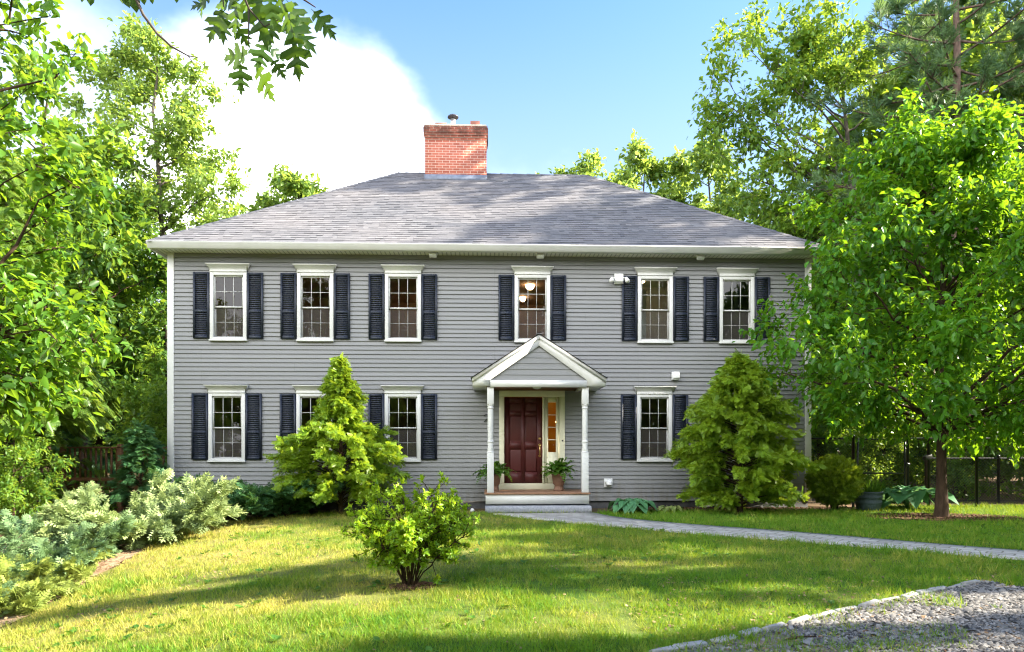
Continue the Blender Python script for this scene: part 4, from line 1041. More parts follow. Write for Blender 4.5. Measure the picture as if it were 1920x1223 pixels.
# azalea in the lawn: many stems from one root, rosettes of leaves at the tips
rng = np.random.default_rng(77); B = Geo(); L = Geo(); tips = []; tdir = []
for k in range(26):
    a = k*2.4+rng.uniform(-.3, .3); rad = rng.uniform(.15, .66); top = np.array((math.cos(a)*rad*1.02+.03, math.sin(a)*rad*.85, rng.uniform(.62, 1.03)-.30*rad*rng.uniform(.3, 1)))
    root = np.array((math.cos(a)*.05, math.sin(a)*.05, -.03)); P = bez(root, np.array((top[0]*.30, top[1]*.30, top[2]*.55)), top, 9); P[2:-1] += rng.normal(0, .012, (6, 3))
    B.tube(P, np.linspace(.0085, .0035, 9), 6)
    tips.append(P[-1]); tdir.append(norm(P[-1]-P[-2]))
    for j in range(19):
        s = rng.uniform(.36, .99); x = s*7.99; i = int(x); q = P[i]+(P[i+1]-P[i])*(x-i); d = norm(norm(P[i+1]-P[i])*.7+rng.normal(0, .6, 3)+np.array((math.cos(a)*.4, math.sin(a)*.4, .15)))
        e = q+d*rng.uniform(.08, .24); B.tube(bez(q, q+d*.06, e, 4), np.linspace(.006, .003, 4), 4); tips.append(e); tdir.append(d)
        if rng.uniform() < .55:
            d2 = norm(d+rng.normal(0, .6, 3)); e2 = e+d2*rng.uniform(.05, .13); B.tube([e, e2], .003, 4); tips.append(e2); tdir.append(d2)
tips = np.array(tips); tdir = np.array(tdir); per = 15; n = len(tips)
pos = np.repeat(tips, per, 0)-np.repeat(tdir, per, 0)*rng.uniform(0, .05, (n*per, 1)); dd = np.repeat(tdir, per, 0); rv = norm(np.cross(dd, rng.normal(0, 1, (n*per, 3))))
L.leaves(T_leaf(.20, .06), pos, rv*.9+dd*rng.uniform(.1, 1.1, (n*per, 1)), dd+np.array((0, 0, .4))+rng.normal(0, .2, (n*per, 3)), rng.uniform(.042, .070, n*per), np.clip(np.repeat(np.clip(.15+.6*(tips[:, 2]-.2), 0, .8), per)+rng.normal(0, .2, n*per), 0, 1))  # upper leaves tinted lighter, a sunlit top painted into the foliage
AZ = base(-1.04, 6.94)
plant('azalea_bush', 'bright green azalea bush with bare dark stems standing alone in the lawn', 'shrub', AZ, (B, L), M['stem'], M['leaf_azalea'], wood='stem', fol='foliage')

# junipers on the left bank
jb = juniper(3, [(0, 1.40, .95), (18, 1.3, .55), (160, 1.9, .50), (185, 1.9, .30), (150, 1.4, .85), (110, 1.2, .95), (-20, 1.3, .5), (-50, 1.0, .35), (215, 1.5, .25), (250, 1.1, .3), (-75, 1.1, .42), (60, 1.2, 1.1), (95, 1.2, .85), (-5, 1.3, .75), (172, 1.3, .60), (200, 1.2, .7), (30, 1.1, 1.0), (-100, .9, .5)], 46, .20)
plant('silver_juniper', 'big pale silvery green juniper with arching arms in front of the wooden deck', 'shrub', base(-6.75, 12.3), jb, M['stem'], M['needle_silver'], wood='stem', fol='foliage')
jb = juniper(5, [(a, 1.35+.3*math.sin(a), .55+.22*math.cos(a*.05)) for a in range(0, 360, 24)], 46, .17)
plant('blue_juniper', 'blue green spreading juniper down the bank at the left edge', 'shrub', base(-7.5, 10.1), jb, M['stem'], M['needle_blue'], wood='stem', fol='foliage')
jb = juniper(7, [(a, .85+.2*math.sin(a*3), .28+.08*math.cos(a)) for a in range(0, 360, 24)], 44, .13)
plant('creeping_juniper', 'low yellow green creeping juniper along the bare bank edge', 'shrub', base(-6.35, 8.0), jb, M['stem'], M['needle_yellow'], wood='stem', fol='foliage')
jb = juniper(8, [(a, .75+.2*math.sin(a*3), .30+.08*math.cos(a)) for a in range(0, 360, 30)], 40, .12)
plant('creeping_juniper', 'small yellow green juniper tuft between the blue and the silver junipers', 'shrub', base(-6.75, 9.4), jb, M['stem'], M['needle_yellow'], .7, wood='stem', fol='foliage')
jb = juniper(10, [(a, .8+.2*math.sin(a*3), .32+.08*math.cos(a)) for a in range(0, 360, 30)], 40, .13)
plant('creeping_juniper', 'pale blue green juniper at the lowest corner of the bank', 'shrub', base(-6.7, 7.1), jb, M['stem'], M['needle_blue'], .4, wood='stem', fol='foliage')
jb = juniper(9, [(a, 1.15+.25*math.sin(a*3), .62+.15*math.cos(a)) for a in range(0, 360, 26)], 44, .18)
plant('dark_juniper', 'dark green juniper against the wall under the leftmost lower window', 'shrub', base(-5.85, 14.7), jb, M['stem'], M['needle_deep'], wood='stem', fol='foliage')
jb = juniper(14, [(a, .9+.2*math.sin(a*3), .55+.15*math.cos(a)) for a in range(0, 360, 30)], 40, .17)
plant('dark_juniper', 'dark green juniper sprawling below the second lower window', 'shrub', base(-4.95, 14.65), jb, M['stem'], M['needle_deep'], .9, wood='stem', fol='foliage')
cy = conifer(41, 2.0, lambda f: .60*(1-f)**.7+.06, 60, 40, SPRAY, .18, .05, .55, .25, .05, .3)
plant('corner_cedar', 'loose dark green cedar at the left house corner beside the deck', 'shrub', base(-8.3, 15.2), cy, M['stem'], M['needle_deep'], wood='stem', fol='foliage')

# ------------------------------------------------------------------ wooden deck with railing at the left
t = thing('wooden_deck', 'dark brown wooden deck with baluster railing left of the house', 'deck', (-10.8, 16.4, 0))
def part(name, m, bx, bev=0):
    G = Geo(); G.box(*bx); o = G.build(name, m, t); 
    if bev: bevel(o, bev)
    return o
part('deck_floor', M['wood_brown'], (0, 2.75, -.05, 2.6, .40, .52))
for x in (-.02, 1.35, 2.6): part('railing_post', M['wood_brown'], (x, x+.11, -.16, -.055, -1.2, 1.50), .006)
part('top_rail', M['wood_brown'], (.09, 2.74, -.16, -.05, 1.40, 1.44), .004); part('bottom_rail', M['wood_brown'], (.09, 2.6, -.13, -.09, .62, .70), .004)
G = Geo(); G.box(-.018, .018, -.02, .02, .53, 1.399); bal = G.build('baluster', M['wood_brown'], t); bal.location = (.18, -.075, 0)
for k in range(1, 20):
    x = .18+k*.125
    if abs(x-1.40) < .07: continue
    b = bal.copy(); C.objects.link(b); b.location = (x, -.075, 0)

# ------------------------------------------------------------------ black chain link fence and gate on the right
def chain(name, x0, x1, z0, z1, parent, pitch=.075, r=.0026):
    G = Geo(); A = []; Bp = []; h = z1-z0; w = x1-x0
    for c in np.arange(-h, w, pitch):
        a0, a1 = max(0, c), min(w, c+h)
        if a1 > a0: A.append((x0+a0, 0, z0+a0-c)); Bp.append((x0+a1, 0, z0+a1-c))
    for c in np.arange(0, w+h, pitch):
        a0, a1 = max(0, c-h), min(w, c)
        if a1 > a0: A.append((x0+a0, .004, z0+c-a0)); Bp.append((x0+a1, .004, z0+c-a1))
    G.sticks(A, Bp, np.full(len(A), r), np.full(len(A), r), 3); return G.build(name, M['black'], parent)
FY = 16.45
def fence(x0, posts, x1, h, label, name='chain_link_fence', y=FY):
    t = thing(name, label, 'fence', (x0, y, 0))
    for p in posts:
        G = Geo(); G.lathe([(.034, -.3), (.034, h+.02), (.04, h+.02), (.04, h+.05), (.01, h+.075)], (p-x0, 0, 0), 10); G.build('fence_post', M['black'], t, True)
    G = Geo(); G.tube([(0, 0, h-.02), (x1-x0, 0, h-.02)], .022, 8); G.build('top_rail', M['black'], t, True)
    G = Geo(); G.tube([(0, 0, .05), (x1-x0, 0, .05)], .006, 5); G.build('tension_wire', M['black'], t, True)
    chain('chain_mesh', 0, x1-x0, .05, h-.04, t); return t
fence(7.12, (7.12, 8.26), 8.26, 1.66, 'black chain link fence panel between the house corner and the gate')
fence(9.58, (9.58, 10.08, 11.25, 13.2, 15.2, 17.2), 17.2, 1.66, 'long black chain link fence right of the gate behind the lawn tree')
fence(10.72, (10.72, 12.6, 14.6), 16.0, 1.16, 'lower black chain link fence behind the taller one', y=17.6)
t = thing('garden_gate', 'black chain link gate with a middle rail behind the planter tub', 'gate', (8.36, FY-.02, 0))
G = Geo()
for x in (.0, 1.14): G.tube([(x, 0, .06), (x, 0, 1.64)], .024, 8, cap=True)
for z in (.08, .80, 1.62): G.tube([(.024, 0, z), (1.116, 0, z)], .019, 8)
G.build('gate_frame', M['black'], t, True); chain('chain_mesh', .02, 1.12, .1, 1.6, t)
G = Geo(); G.box(1.10, 1.24, -.05, -.025, .98, 1.04); G.box(1.13, 1.17, -.075, -.05, .96, 1.06); G.build('latch', M['black'], t)
G = Geo(); G.obox((10.0, FY-.10, 1.18), (.10, .02, .025), (-.01, .04, 0), (-.012, 0, .05)); o = G.build('latch_box', M['black']); bevel(o, .01); tag(o, 'black latch box fixed on the tall fence post right of the gate', 'latch')

# ------------------------------------------------------------------ edging stones along the drive, each on its own
rng = np.random.default_rng(31); E = np.array(EDGE); seg = np.linalg.norm(np.diff(E, axis=0), axis=1); cum = np.concatenate([[0], np.cumsum(seg)])
def epos(s): return np.array((np.interp(s, cum, E[:, 0]), np.interp(s, cum, E[:, 1])))
protos = []
for k in range(4):
    G = Geo(); G.box(-.125, .125, -.030, .030, -.05, .026)
    me = G.mesh('edging_stone'); 
    for v in me.vertices: v.co += Vector(rng.normal(0, .009, 3))
    me.materials.append(M['edging']); protos.append(me)
s = .1; k = 0
while s < cum[-1]-.1:
    c = epos(s); d = epos(s+.1)-epos(s-.1); o = bpy.data.objects.new('edging_stone', protos[int(rng.integers(4))]); C.objects.link(o)
    sx = rng.uniform(.85, 1.25); o.scale = (sx, rng.uniform(.85, 1.15), 1); o.location = (c[0], c[1], g(*c)+.004+rng.uniform(-.012, .008)); o.rotation_euler = (rng.normal(0, .03), rng.normal(0, .03), math.atan2(d[1], d[0])+rng.normal(0, .05))
    bevel(o, .012); tag(o, 'grey block of the stone edging between lawn and gravel', 'edging stone', 'stone edging along the gravel drive'); s += .25*sx+rng.uniform(.012, .05)
G = Geo(); P = np.array([(0, 0, .015), (.18, .03, .03), (.40, .01, .02), (.55, -.04, .02)]); G.tube(P, [.014, .017, .014, .006], 7, cap=True); G.tube([P[1], P[1]+(.06, .1, .02)], [.008, .003], 5)
o = G.build('fallen_stick', M['bark'], None, True); o.location = base(4.2, 5.55); o.rotation_euler = (0, 0, -.5); tag(o, 'short brown stick lying on the gravel drive', 'stick')
G = Geo(); P = np.array([(0, 0, .012), (.12, .02, .02), (.26, .01, .014)]); G.tube(P, [.008, .01, .005], 6, cap=True)
o = G.build('fallen_stick', M['bark'], None, True); o.location = base(2.0, 4.95); o.rotation_euler = (0, 0, .25); tag(o, 'thin dark twig lying beside the edging stones', 'stick')

# ------------------------------------------------------------------ stuff: grass, gravel, litter, chips
rng = np.random.default_rng(90)
def scatter(n, x0, x1, y0, y1): return rng.uniform(x0, x1, n), rng.uniform(y0, y1, n)
x, y = scatter(1500000, -6.8, 17, 3.0, 17)
d = np.hypot(x, y); vis = np.abs(x) < .80*y+.8
keep = vis & (rng.uniform(0, 1, len(x)) < np.clip((5.2/d)**1.35, 0, 1))
x, y, d = x[keep], y[keep], d[keep]
w = .22*(fbm(x*2.6, y*2.6, 3, 3)-.5)*2
keep = inside(x+w, y+w, LAWN) & ~inside(x+.05*rng.normal(size=len(x)), y+.05*rng.normal(size=len(x)), PATHPOLY)
drv = inside(x, y, DRIVE); keep &= (~drv) | ((fbm(x*1.6, y*1.6, 55, 3) > .56) & (rng.uniform(0, 1, len(x)) < .55))
rt = np.hypot((x-8.74)/1.35, (y-13.75)/.8); keep &= (rt > 1+.25*rng.normal(size=len(x)))
keep &= np.hypot(x+1.0, y-6.86) > .10+.1*np.abs(rng.normal(size=len(x)))
dr = dryness(x, y); bare = (fbm(x*1.9, y*1.9, 71, 4) > .66) & (x < 1.0) & (rng.uniform(0, 1, len(x)) < .75); keep &= ~bare
x, y, d, dr = x[keep], y[keep], d[keep], dr[keep]; n = len(x)
pos = np.column_stack([x, y, gz(x, y)-.005]); ax = np.column_stack([rng.normal(0, .5, n), rng.normal(0, .5, n), np.full(n, 1.)])
cl = fbm(x*6.5, y*6.5, 47, 3); h = rng.uniform(.024, .070, n)*(1.25-.5*dr)*(.6+.6*fbm(x*1.3, y*1.3, 40, 3))*(.45+1.15*cl); 
G = Geo(); tv = np.array(T_blade()[0]); V0 = tv.copy(); V0[:, 0] *= .085
wd = np.clip(d/7.0, .8, 2.2)
G.leaves((V0*np.array((1, 1, 1)), T_blade()[1]), pos, ax, rng.normal(0, 1, (n, 3)), h*np.clip(wd, 1, 1.35), np.clip(dr+rng.normal(0, .20, n)+.9*(fbm(x*4.2, y*4.2, 83, 3)-.5), 0, 1))
o = G.build('lawn_grass', M['grass']); o['kind'] = 'stuff'; o['label'] = 'short green and yellow lawn grass'; o['category'] = 'grass'
print('blades', n)
x_, y_ = scatter(900, -5, 9, 4.3, 13); kk = inside(x_, y_, LAWN) & ~inside(x_, y_, PATHPOLY) & ~inside(x_, y_, DRIVE) & (fbm(x_*.8, y_*.8, 66, 2) > .45); x_, y_ = x_[kk], y_[kk]; nw = len(x_); pw = 7
G = Geo(); a = rng.uniform(0, 6.283, nw*pw); P_ = np.column_stack([np.repeat(x_, pw), np.repeat(y_, pw), np.repeat(gz(x_, y_), pw)+.012])
G.leaves(LEAF_W, P_, np.column_stack([np.cos(a), np.sin(a), rng.uniform(.1, .8, nw*pw)]), np.array((0, 0, 1.))+rng.normal(0, .2, (nw*pw, 3)), rng.uniform(.025, .075, nw*pw), np.clip(rng.normal(.5, .25, nw*pw), 0, 1))
o = G.build('lawn_weeds', M['leaf_fern']); o['kind'] = 'stuff'; o['label'] = 'small broad leaved weeds in the lawn'; o['category'] = 'weeds'
def stones(name, m, x, y, size, zoff, flat=.6, tl=(0, 1), kind=None, label=''):
    n = len(x); G = Geo(); v = [(.5, 0, 0), (.15, .45, .05), (-.45, .25, -.05), (-.4, -.35, .05), (.2, -.5, -.04), (.05, .02, flat*.55)]
    f = [(0, 1, 5), (1, 2, 5), (2, 3, 5), (3, 4, 5), (4, 0, 5)]
    a = rng.uniform(0, 6.283, n); ax = np.column_stack([np.cos(a), np.sin(a), rng.normal(0, .25, n)]); nr = np.column_stack([rng.normal(0, .3, n), rng.normal(0, .3, n), np.ones(n)])
    G.leaves((v, f), np.column_stack([x, y, gz(x, y)+zoff]), ax, nr, size, rng.uniform(tl[0], tl[1], n)); o = G.build(name, m); o['kind'] = 'stuff'; o['label'] = label; o['category'] = name.replace('_', ' '); return o
x, y = scatter(190000, .2, 8.5, 3.2, 7.4); keep = inside(x, y, DRIVE) & (rng.uniform(0, 1, len(x)) < np.clip((4.6/np.hypot(x, y))**1.2, 0, 1)) & (fbm(x*1.6, y*1.6, 55, 3) < .68+.1*rng.normal(size=len(x)))
x, y = x[keep], y[keep]; stones('gravel', M['gravel'], x, y, rng.gamma(2, .0085, len(x))+.004, .006, .7, label='grey crushed stone of the drive')
x, y = scatter(16000, -7.4, -3.5, 3.5, 15); k = (~inside(x, y, LAWN)) | (rng.uniform(0, 1, len(x)) < .10); x, y = x[k], y[k]
x2, y2 = scatter(1500, -5, 6, 4, 12); x3, y3 = scatter(3500, 1.0, 7.5, 3.6, 7.3); k3_ = fbm(x3*1.2, y3*1.2, 61, 3) > .47; x3, y3 = x3[k3_], y3[k3_]; x = np.concatenate([x, x2, x3]); y = np.concatenate([y, y2, y3])
stones('leaf_litter', M['litter'], x, y, rng.uniform(.010, .038, len(x)), .012, .15, label='dry brown leaves and needles scattered on bank and lawn')
n = 2600; a = rng.uniform(0, 6.283, n); r = np.sqrt(rng.uniform(0, 1, n)); x, y = 8.74+1.5*r*np.cos(a), 13.75+.85*r*np.sin(a)
a = rng.uniform(0, 6.283, 160); r = np.sqrt(rng.uniform(0, 1, 160)); x = np.concatenate([x, -1.0+.24*r*np.cos(a)]); y = np.concatenate([y, 6.86+.2*r*np.sin(a)])
x4, y4 = scatter(3500, 2.2, 8.4, 15.0, 16.0); k = ~inside(x4, y4, LAWN); x = np.concatenate([x, x4[k]]); y = np.concatenate([y, y4[k]])
stones('wood_chips', M['bark_chip'], x, y, rng.uniform(.02, .07, len(x)), .012, .3, (0, .55), label='brown bark chips round trunks and along the foundation bed')
#SPLIT_C
# ------------------------------------------------------------------ trees one by one
def rel(pts, org): return [tuple(np.array(p)-np.array(org)) for p in pts]
# the young broad leaved tree on the lawn at the right
rng = np.random.default_rng(101); tg = []
for k in range(60):
    z = 1.75+6.3*((k+.5)/60)**.95; a = k*2.399963+rng.uniform(-.3, .3)
    rr = 3.95*np.clip((z-.9)/1.5, 0, 1)**.5*(1-np.clip((z-3.0)/5.7, 0, 1)**1.7)*rng.uniform(.6, 1.08)
    tg.append((rr*math.cos(a), rr*math.sin(a)*.9, z+rng.uniform(-.25, .25)))
BL = deciduous(7, 8.4, .105, (0.1, 0, 4.6), (3.6, 3.2, 3.4), n_br=8, n_tw=7, tw=.50, per=10, leaf=LEAF, lsize=.165, droop=.5, first=.22, targets=tg, bow=.22, br=.30, tilt=.5, spread=.07)
plant('lawn_tree', 'young broad leaved tree with slim brown trunk standing in the lawn right of the house', 'tree', base(8.74, 13.83), BL, M['bark'], M['leaf_mag'])
# near tree reaching in from the left edge
NB = (-7.1, 5.9, g(-7.1, 5.9))
px = [(130,30,6.2),(178,98,6.0),(95,160,6.4),(120,235,6.5),(188,335,6.2),(120,300,6.0),(170,400,6.6),(150,470,6.4),(225,560,6.4),(245,650,6.6),(190,610,6.0),(120,560,6.2),(160,700,6.6),(190,740,6.8),(90,680,6),(50,600,5.8),(60,740,6.2),(10,480,5.6),(20,690,5.6),(-100,500,6.5),(-160,650,6),(-80,760,6.5),(-240,200,7),(-300,450,6.8),(40,450,7.2),(130,640,7.4),(70,520,7.6),(-20,620,7.6)]
tg = rel([at(p[0]-(34 if p[1] < 400 else 66), p[1], p[2]) for p in px], NB)
rng = np.random.default_rng(44)
for k in range(14):
    a = rng.uniform(1.8, 4.6); tg.append((2.6*math.cos(a), 2.4*math.sin(a), rng.uniform(2.5, 7.2)))
BL = deciduous(17, 8.2, .17, (0, 0, 5), (3, 3, 3), n_br=7, n_tw=6, tw=.32, per=9, leaf=LEAF, lsize=.112, droop=.40, first=.25, targets=tg, bow=.1, br=.24, tilt=.6, spread=.05)
plant('near_hardwood', 'bright sunlit hardwood reaching in from the edge beside the junipers', 'tree', NB, BL, M['bark'], M['leaf_near'])
# oak whose lobed leaves hang into the top of the picture
OB = (-3.4, -1.8, 0); t = thing('oak_tree', 'oak branch of dark lobed leaves hanging down in front of the sky', 'tree', OB)
B = Geo(); L = Geo(); ob = np.array(OB); rng = np.random.default_rng(6)
trunk = np.array([(0, 0, -.2), (.05, .03, 1.5), (.0, .1, 3.2), (.1, .1, 5.2), (.0, 0, 7.5)]); B.tube(trunk, [.24, .19, .16, .12, .04], 10)
lim = bez(trunk[2]+(0, 0, .1), np.array((1.2, 2.2, 4.3)), at(430, -150, 2.55)-ob, 12); B.tube(lim, np.linspace(.07, .012, 12), 7)
def Z(x, y, Y=2.5): return at(x/2.983, y/2.983, Y)-ob
leafs = [(1440,365,1505,560,.0),(1345,345,1345,512,.1),(1400,300,1228,318,-.05),(1480,250,1600,335,.1),(1640,185,1665,425,.0),(1570,110,1762,262,.1),(1740,50,1878,208,.05),(1265,50,1155,212,-.1),(1235,40,1250,228,.1),(1190,-10,1060,35,0),(1310,120,1395,262,.15),(1440,-60,1475,228,.1),(1500,-40,1540,150,-.1),(1560,-30,1610,170,.05),(1520,330,1592,432,.1),(1400,270,1285,385,.12),(1150,-50,1105,85,.1),(1330,0,1290,185,0),(1350,-60,1405,130,.2),(1600,0,1725,165,.2),(1480,240,1440,380,.2),(1280,-40,1190,110,.15),(1420,-90,1350,70,.1),(1640,40,1690,240,.25),(1230,-80,1330,40,.3),(1540,60,1500,240,.3)]
tw1 = np.array([Z(1290, -420), Z(1320, -120), Z(1392, 50), Z(1391, 245)]); B.tube(tw1, [.009, .006, .004, .002], 5)
tw2 = np.array([lim[-1], Z(1500, -200), Z(1640, -40), Z(1765, 42)]); B.tube(tw2, [.009, .007, .005, .002], 5)
tw3 = np.array([lim[-1], Z(1290, -420), Z(1240, -120), Z(1250, 40)]); B.tube(tw3, [.010, .008, .005, .002], 5)
tw4 = np.array([Z(1391, 50), Z(1480, 150), Z(1560, 110)]); B.tube(tw4, [.004, .003, .002], 5)
P0 = []; AX = []; NR = []; SZ = []
for x0, y0, x1, y1, dy in leafs:
    Y = 2.5+dy+rng.uniform(-.06, .06); a = Z(x0, y0, Y); b = Z(x1, y1, Y+rng.uniform(-.05, .05)); P0.append(a); AX.append(b-a); SZ.append(np.linalg.norm(b-a))
    NR.append(np.array((rng.normal(0, .4), -1, rng.normal(.35, .35))))
L.leaves(OAK, np.array(P0), np.array(AX), np.array(NR), np.array(SZ), np.clip(rng.normal(.5, .3, len(P0)), 0, 1))
# bare dark twig curving down, with a few small leaves at the top edge
w1 = np.array([lim[7], Z(660, -260, 2.9), Z(765, 0, 2.9), Z(800, 82, 2.9), Z(880, 190, 2.9), Z(960, 262, 2.9), Z(1050, 312, 2.9), Z(1118, 326, 2.9)]); B.tube(w1, [.016, .011, .0075, .0065, .0055, .0045, .003, .0015], 6)
B.tube([Z(1050, 310, 2.9), Z(1075, 345, 2.9), Z(1090, 372, 2.92)], [.003, .002, .001], 4); B.tube([Z(880, 190, 2.9), Z(882, 235, 2.9)], [.002, .001], 4)
sm = [(700,-30,722,42),(752,-20,762,68),(800,-30,806,26),(850,-20,852,22),(510,-30,506,32),(985,-30,988,16),(470,-30,455,12),(690,-50,680,20)]
P0 = np.array([Z(a, b, 2.9) for a, b, c, d in sm]); AX = np.array([Z(c, d, 2.9)-Z(a, b, 2.9) for a, b, c, d in sm])
L.leaves(LEAF_W, P0, AX, np.column_stack([rng.normal(0, .5, len(sm)), -np.ones(len(sm)), rng.normal(.3, .4, len(sm))]), np.linalg.norm(AX, axis=1), np.clip(rng.normal(.7, .2, len(sm)), 0, 1))
# foliage higher up and outside the picture
A_ = []; B_ = []
for k in range(150):
    s = rng.uniform(0, 1); q = trunk[2]+(trunk[4]-trunk[2])*s+rng.normal(0, 1, 3)*np.array((1.5, 1.2, .8))+np.array((-.8, -1.2, 1.6)); A_.append(q); B_.append(q+norm(rng.normal(0, 1, 3))*.3)
twig_leaves(rng, L, np.array(A_), np.array(B_), 6, OAK, .15, .6, np.full(150, .5)); B.sticks(np.repeat(trunk[3][None], 150, 0), np.array(A_), np.full(150, .02), np.full(150, .004), 4)
B.build('trunk', M['grey_bark'], t, True); L.build('crown', M['leaf_oak'], t)

# tall loose tree beyond the left end of the roof
tb = base(-13.6, 27); rng = np.random.default_rng(3); tg = []
px = [(250,45,27),(275,70,26),(225,90,27),(330,120,27),(370,150,26),(405,180,27),(290,150,28),(345,210,26),(395,240,27),(420,290,27),(435,340,27),(450,390,26.5),(380,330,26),(340,290,28),(300,250,26),(250,180,27),(215,200,26.5),(170,140,28),(150,190,27),(190,250,26),(140,260,27),(230,300,26),(165,330,27),(270,350,26),(330,380,26),(400,420,26),(215,400,26),(300,430,27),(360,450,26),(195,130,28),(255,120,28),(440,410,27.5)]
tg = rel([at(*p) for p in px], tb)+[(2.2*math.cos(a), 2.2*math.sin(a), z) for a, z in zip(rng.uniform(.2, 2.9, 9), rng.uniform(7, 16, 9))]
BL = deciduous(23, 19, .17, (0, 0, 12), (3, 3, 7), n_br=7, n_tw=7, tw=.6, per=8, leaf=LEAF, lsize=.22, droop=.25, first=.36, targets=tg, bow=-.04, br=.22, top=(-.8, 0, 18.2), spread=.10)
plant('tall_maple', 'tall pale green loose tree rising above the left end of the roof', 'tree', tb, BL, M['grey_bark'], M['leaf_pale'])
# hemlock beside the deck
BL = conifer(61, 6.6, lambda f: (2.5*(1-f)**.75+.12), 190, 95, SPRAY, .22, .065, .12, .62, .36, .2, .22, .45, .8)
plant('hemlock', 'yellow green hemlock with drooping sprays growing in front of the deck railing', 'tree', base(-10.5, 14.6), BL, M['grey_bark'], M['needle_hemlock'])
BL2 = conifer(62, 8.4, lambda f: (2.0*(1-f)**.75+.12), 160, 70, SPRAY, .26, .1, .12, .62, .04, .2, .22, .45, .8)
plant('hemlock', 'taller hemlock behind the one beside the deck railing', 'tree', base(-11.6, 15.6), BL2, M['grey_bark'], M['needle_hemlock'])
# small crown beyond the roof, left of the chimney
tb = base(-10.1, 32); BL = deciduous(25, 15.2, .16, (0, 0, 11.5), (2.5, 2.4, 3.6), n_limb=18, n_br=7, n_tw=7, tw=.6, per=9, lsize=.30, first=.4, bow=.1, br=.32)
plant('round_tree', 'small sunlit tree crown showing above the roof left of the chimney', 'tree', tb, BL, M['grey_bark'], M['leaf_pale'])
tb = base(-7.6, 34); BL = deciduous(26, 14.1, .15, (0, 0, 11), (1.7, 1.6, 3), n_limb=14, n_br=6, n_tw=6, tw=.6, per=8, lsize=.30, first=.4, bow=.1, br=.32)
plant('round_tree', 'tip of a tree just peeping over the roof hip left of the ridge', 'tree', tb, BL, M['grey_bark'], M['leaf_pale'])
# trees beyond the right half of the roof
for i, (x, Y, H_, rx, lab) in enumerate(((3.4, 35, 16.4, 2.6, 'sunlit tree crown just above the right end of the ridge'), (6.6, 34, 16.6, 2.9, 'pale green crown above the right hip, second from the ridge'), (9.6, 33, 16.0, 2.8, 'pale crown low over the right hip beside the big leaning limb'))):
    BL = deciduous(30+i, H_, .17, (0, 0, H_-4.3), (rx, 2.4, 4.2), n_limb=20, n_br=7, n_tw=7, tw=.65, per=9, lsize=.30, first=.4, bow=.1, br=.32, spread=.1)
    plant('round_tree', lab, 'tree', base(x, Y), BL, M['grey_bark'], M['leaf_pale'])
# big leaning hardwood to the right of the roof
tb = base(12.2, 23.0)
px = [(1330,165,22),(1340,120,22),(1350,60,22),(1395,85,23),(1410,30,23),(1470,25,22),(1520,60,22),(1560,15,23),(1610,60,23),(1360,215,22),(1335,225,23),(1345,290,22),(1365,330,22),(1400,270,23),(1430,210,22),(1470,150,22),(1500,110,23),(1440,110,22),(1560,120,22),(1600,150,24),(1460,300,22),(1420,360,22),(1380,380,23),(1450,400,22),(1500,350,23),(1540,300,23),(1520,420,22),(1570,380,23),(1620,320,24),(1660,100,24),(1700,200,24),(1650,400,23)]
tg = rel([at(*p) for p in px], tb)
BL = deciduous(45, 15.5, .19, (0, 0, 11), (4, 3, 4), n_br=8, n_tw=6, tw=.6, per=8, leaf=LEAF, lsize=.21, droop=.25, first=.40, targets=tg, bow=.12, br=.22, top=(-1.0, 0, 14.6), spread=.09)
plant('leaning_hardwood', 'large hardwood with a long limb reaching over the right hip of the roof', 'tree', tb, BL, M['grey_bark'], M['leaf_wood'])
# white pines at the top right
def pine(seed, H_, r0, first, nb, Lmax, lean):
    rng = np.random.default_rng(seed); B = Geo(); L = Geo(); n = 12; t = np.linspace(0, 1, n)[:, None]
    S = t*np.array((lean[0], lean[1], H_))+rng.normal(0, .03, (n, 3))*np.array((1, 1, 0)); S[0, 2] = -.2; B.tube(S, r0*(1-.8*t[:, 0]), 10)
    A_ = []; Bq = []; TT = []
    for k in range(nb):
        f = first+(1-first)*(k+rng.uniform(0, 1))/nb; a = k*2.4+rng.uniform(-.5, .5); x = f*(n-1.01); i = int(x); o = S[i]+(S[i+1]-S[i])*(x-i)
        ln = Lmax*(1-((f-first)/(1-first))**1.6)*rng.uniform(.6, 1.1)+.3; d = np.array((math.cos(a), math.sin(a), 0)); e = o+d*ln+np.array((0, 0, ln*rng.uniform(.0, .25)))
        P = bez(o, o+d*ln*.5+np.array((0, 0, -.08*ln)), e, 8); B.tube(P, np.linspace(.055*(1-.6*f)+.01, .008, 8), 5)
        for j in range(12):
            s = rng.uniform(.35, 1); xx = s*6.99; ii = int(xx); q = P[ii]+(P[ii+1]-P[ii])*(xx-ii); dd = norm(norm(P[ii+1]-P[ii])+rng.normal(0, .6, 3)*np.array((1, 1, .35))+np.array((0, 0, .12))); l2 = ln*.28*rng.uniform(.4, 1.1)
            B.tube([q, q+dd*l2*.5, q+dd*l2+np.array((0, 0, .04))], [.012, .008, .004], 3); ct = rng.uniform(.2, .8)
            for u in (.35, .5, .65, .8, .9, 1.0): A_.append(q+dd*l2*u+rng.normal(0, .05, 3)); Bq.append(norm(dd+rng.normal(0, .45, 3)+np.array((0, 0, .2)))); TT.append(ct)
    A_ = np.array(A_); Bq = np.array(Bq); m = len(A_); L.leaves(T_tuft(14, 1.0, .026), A_, Bq, rng.normal(0, 1, (m, 3)), rng.uniform(.22, .38, m), np.clip(np.array(TT)+rng.normal(0, .2, m), 0, 1)); return B, L
plant('white_pine', 'tall white pine with reddish trunk and blue green needles at the top right', 'pine tree', base(13.6, 20.6), pine(71, 21, .20, .36, 74, 3.9, (-.25, 0)), M['pine_bark'], M['needle_pine'])
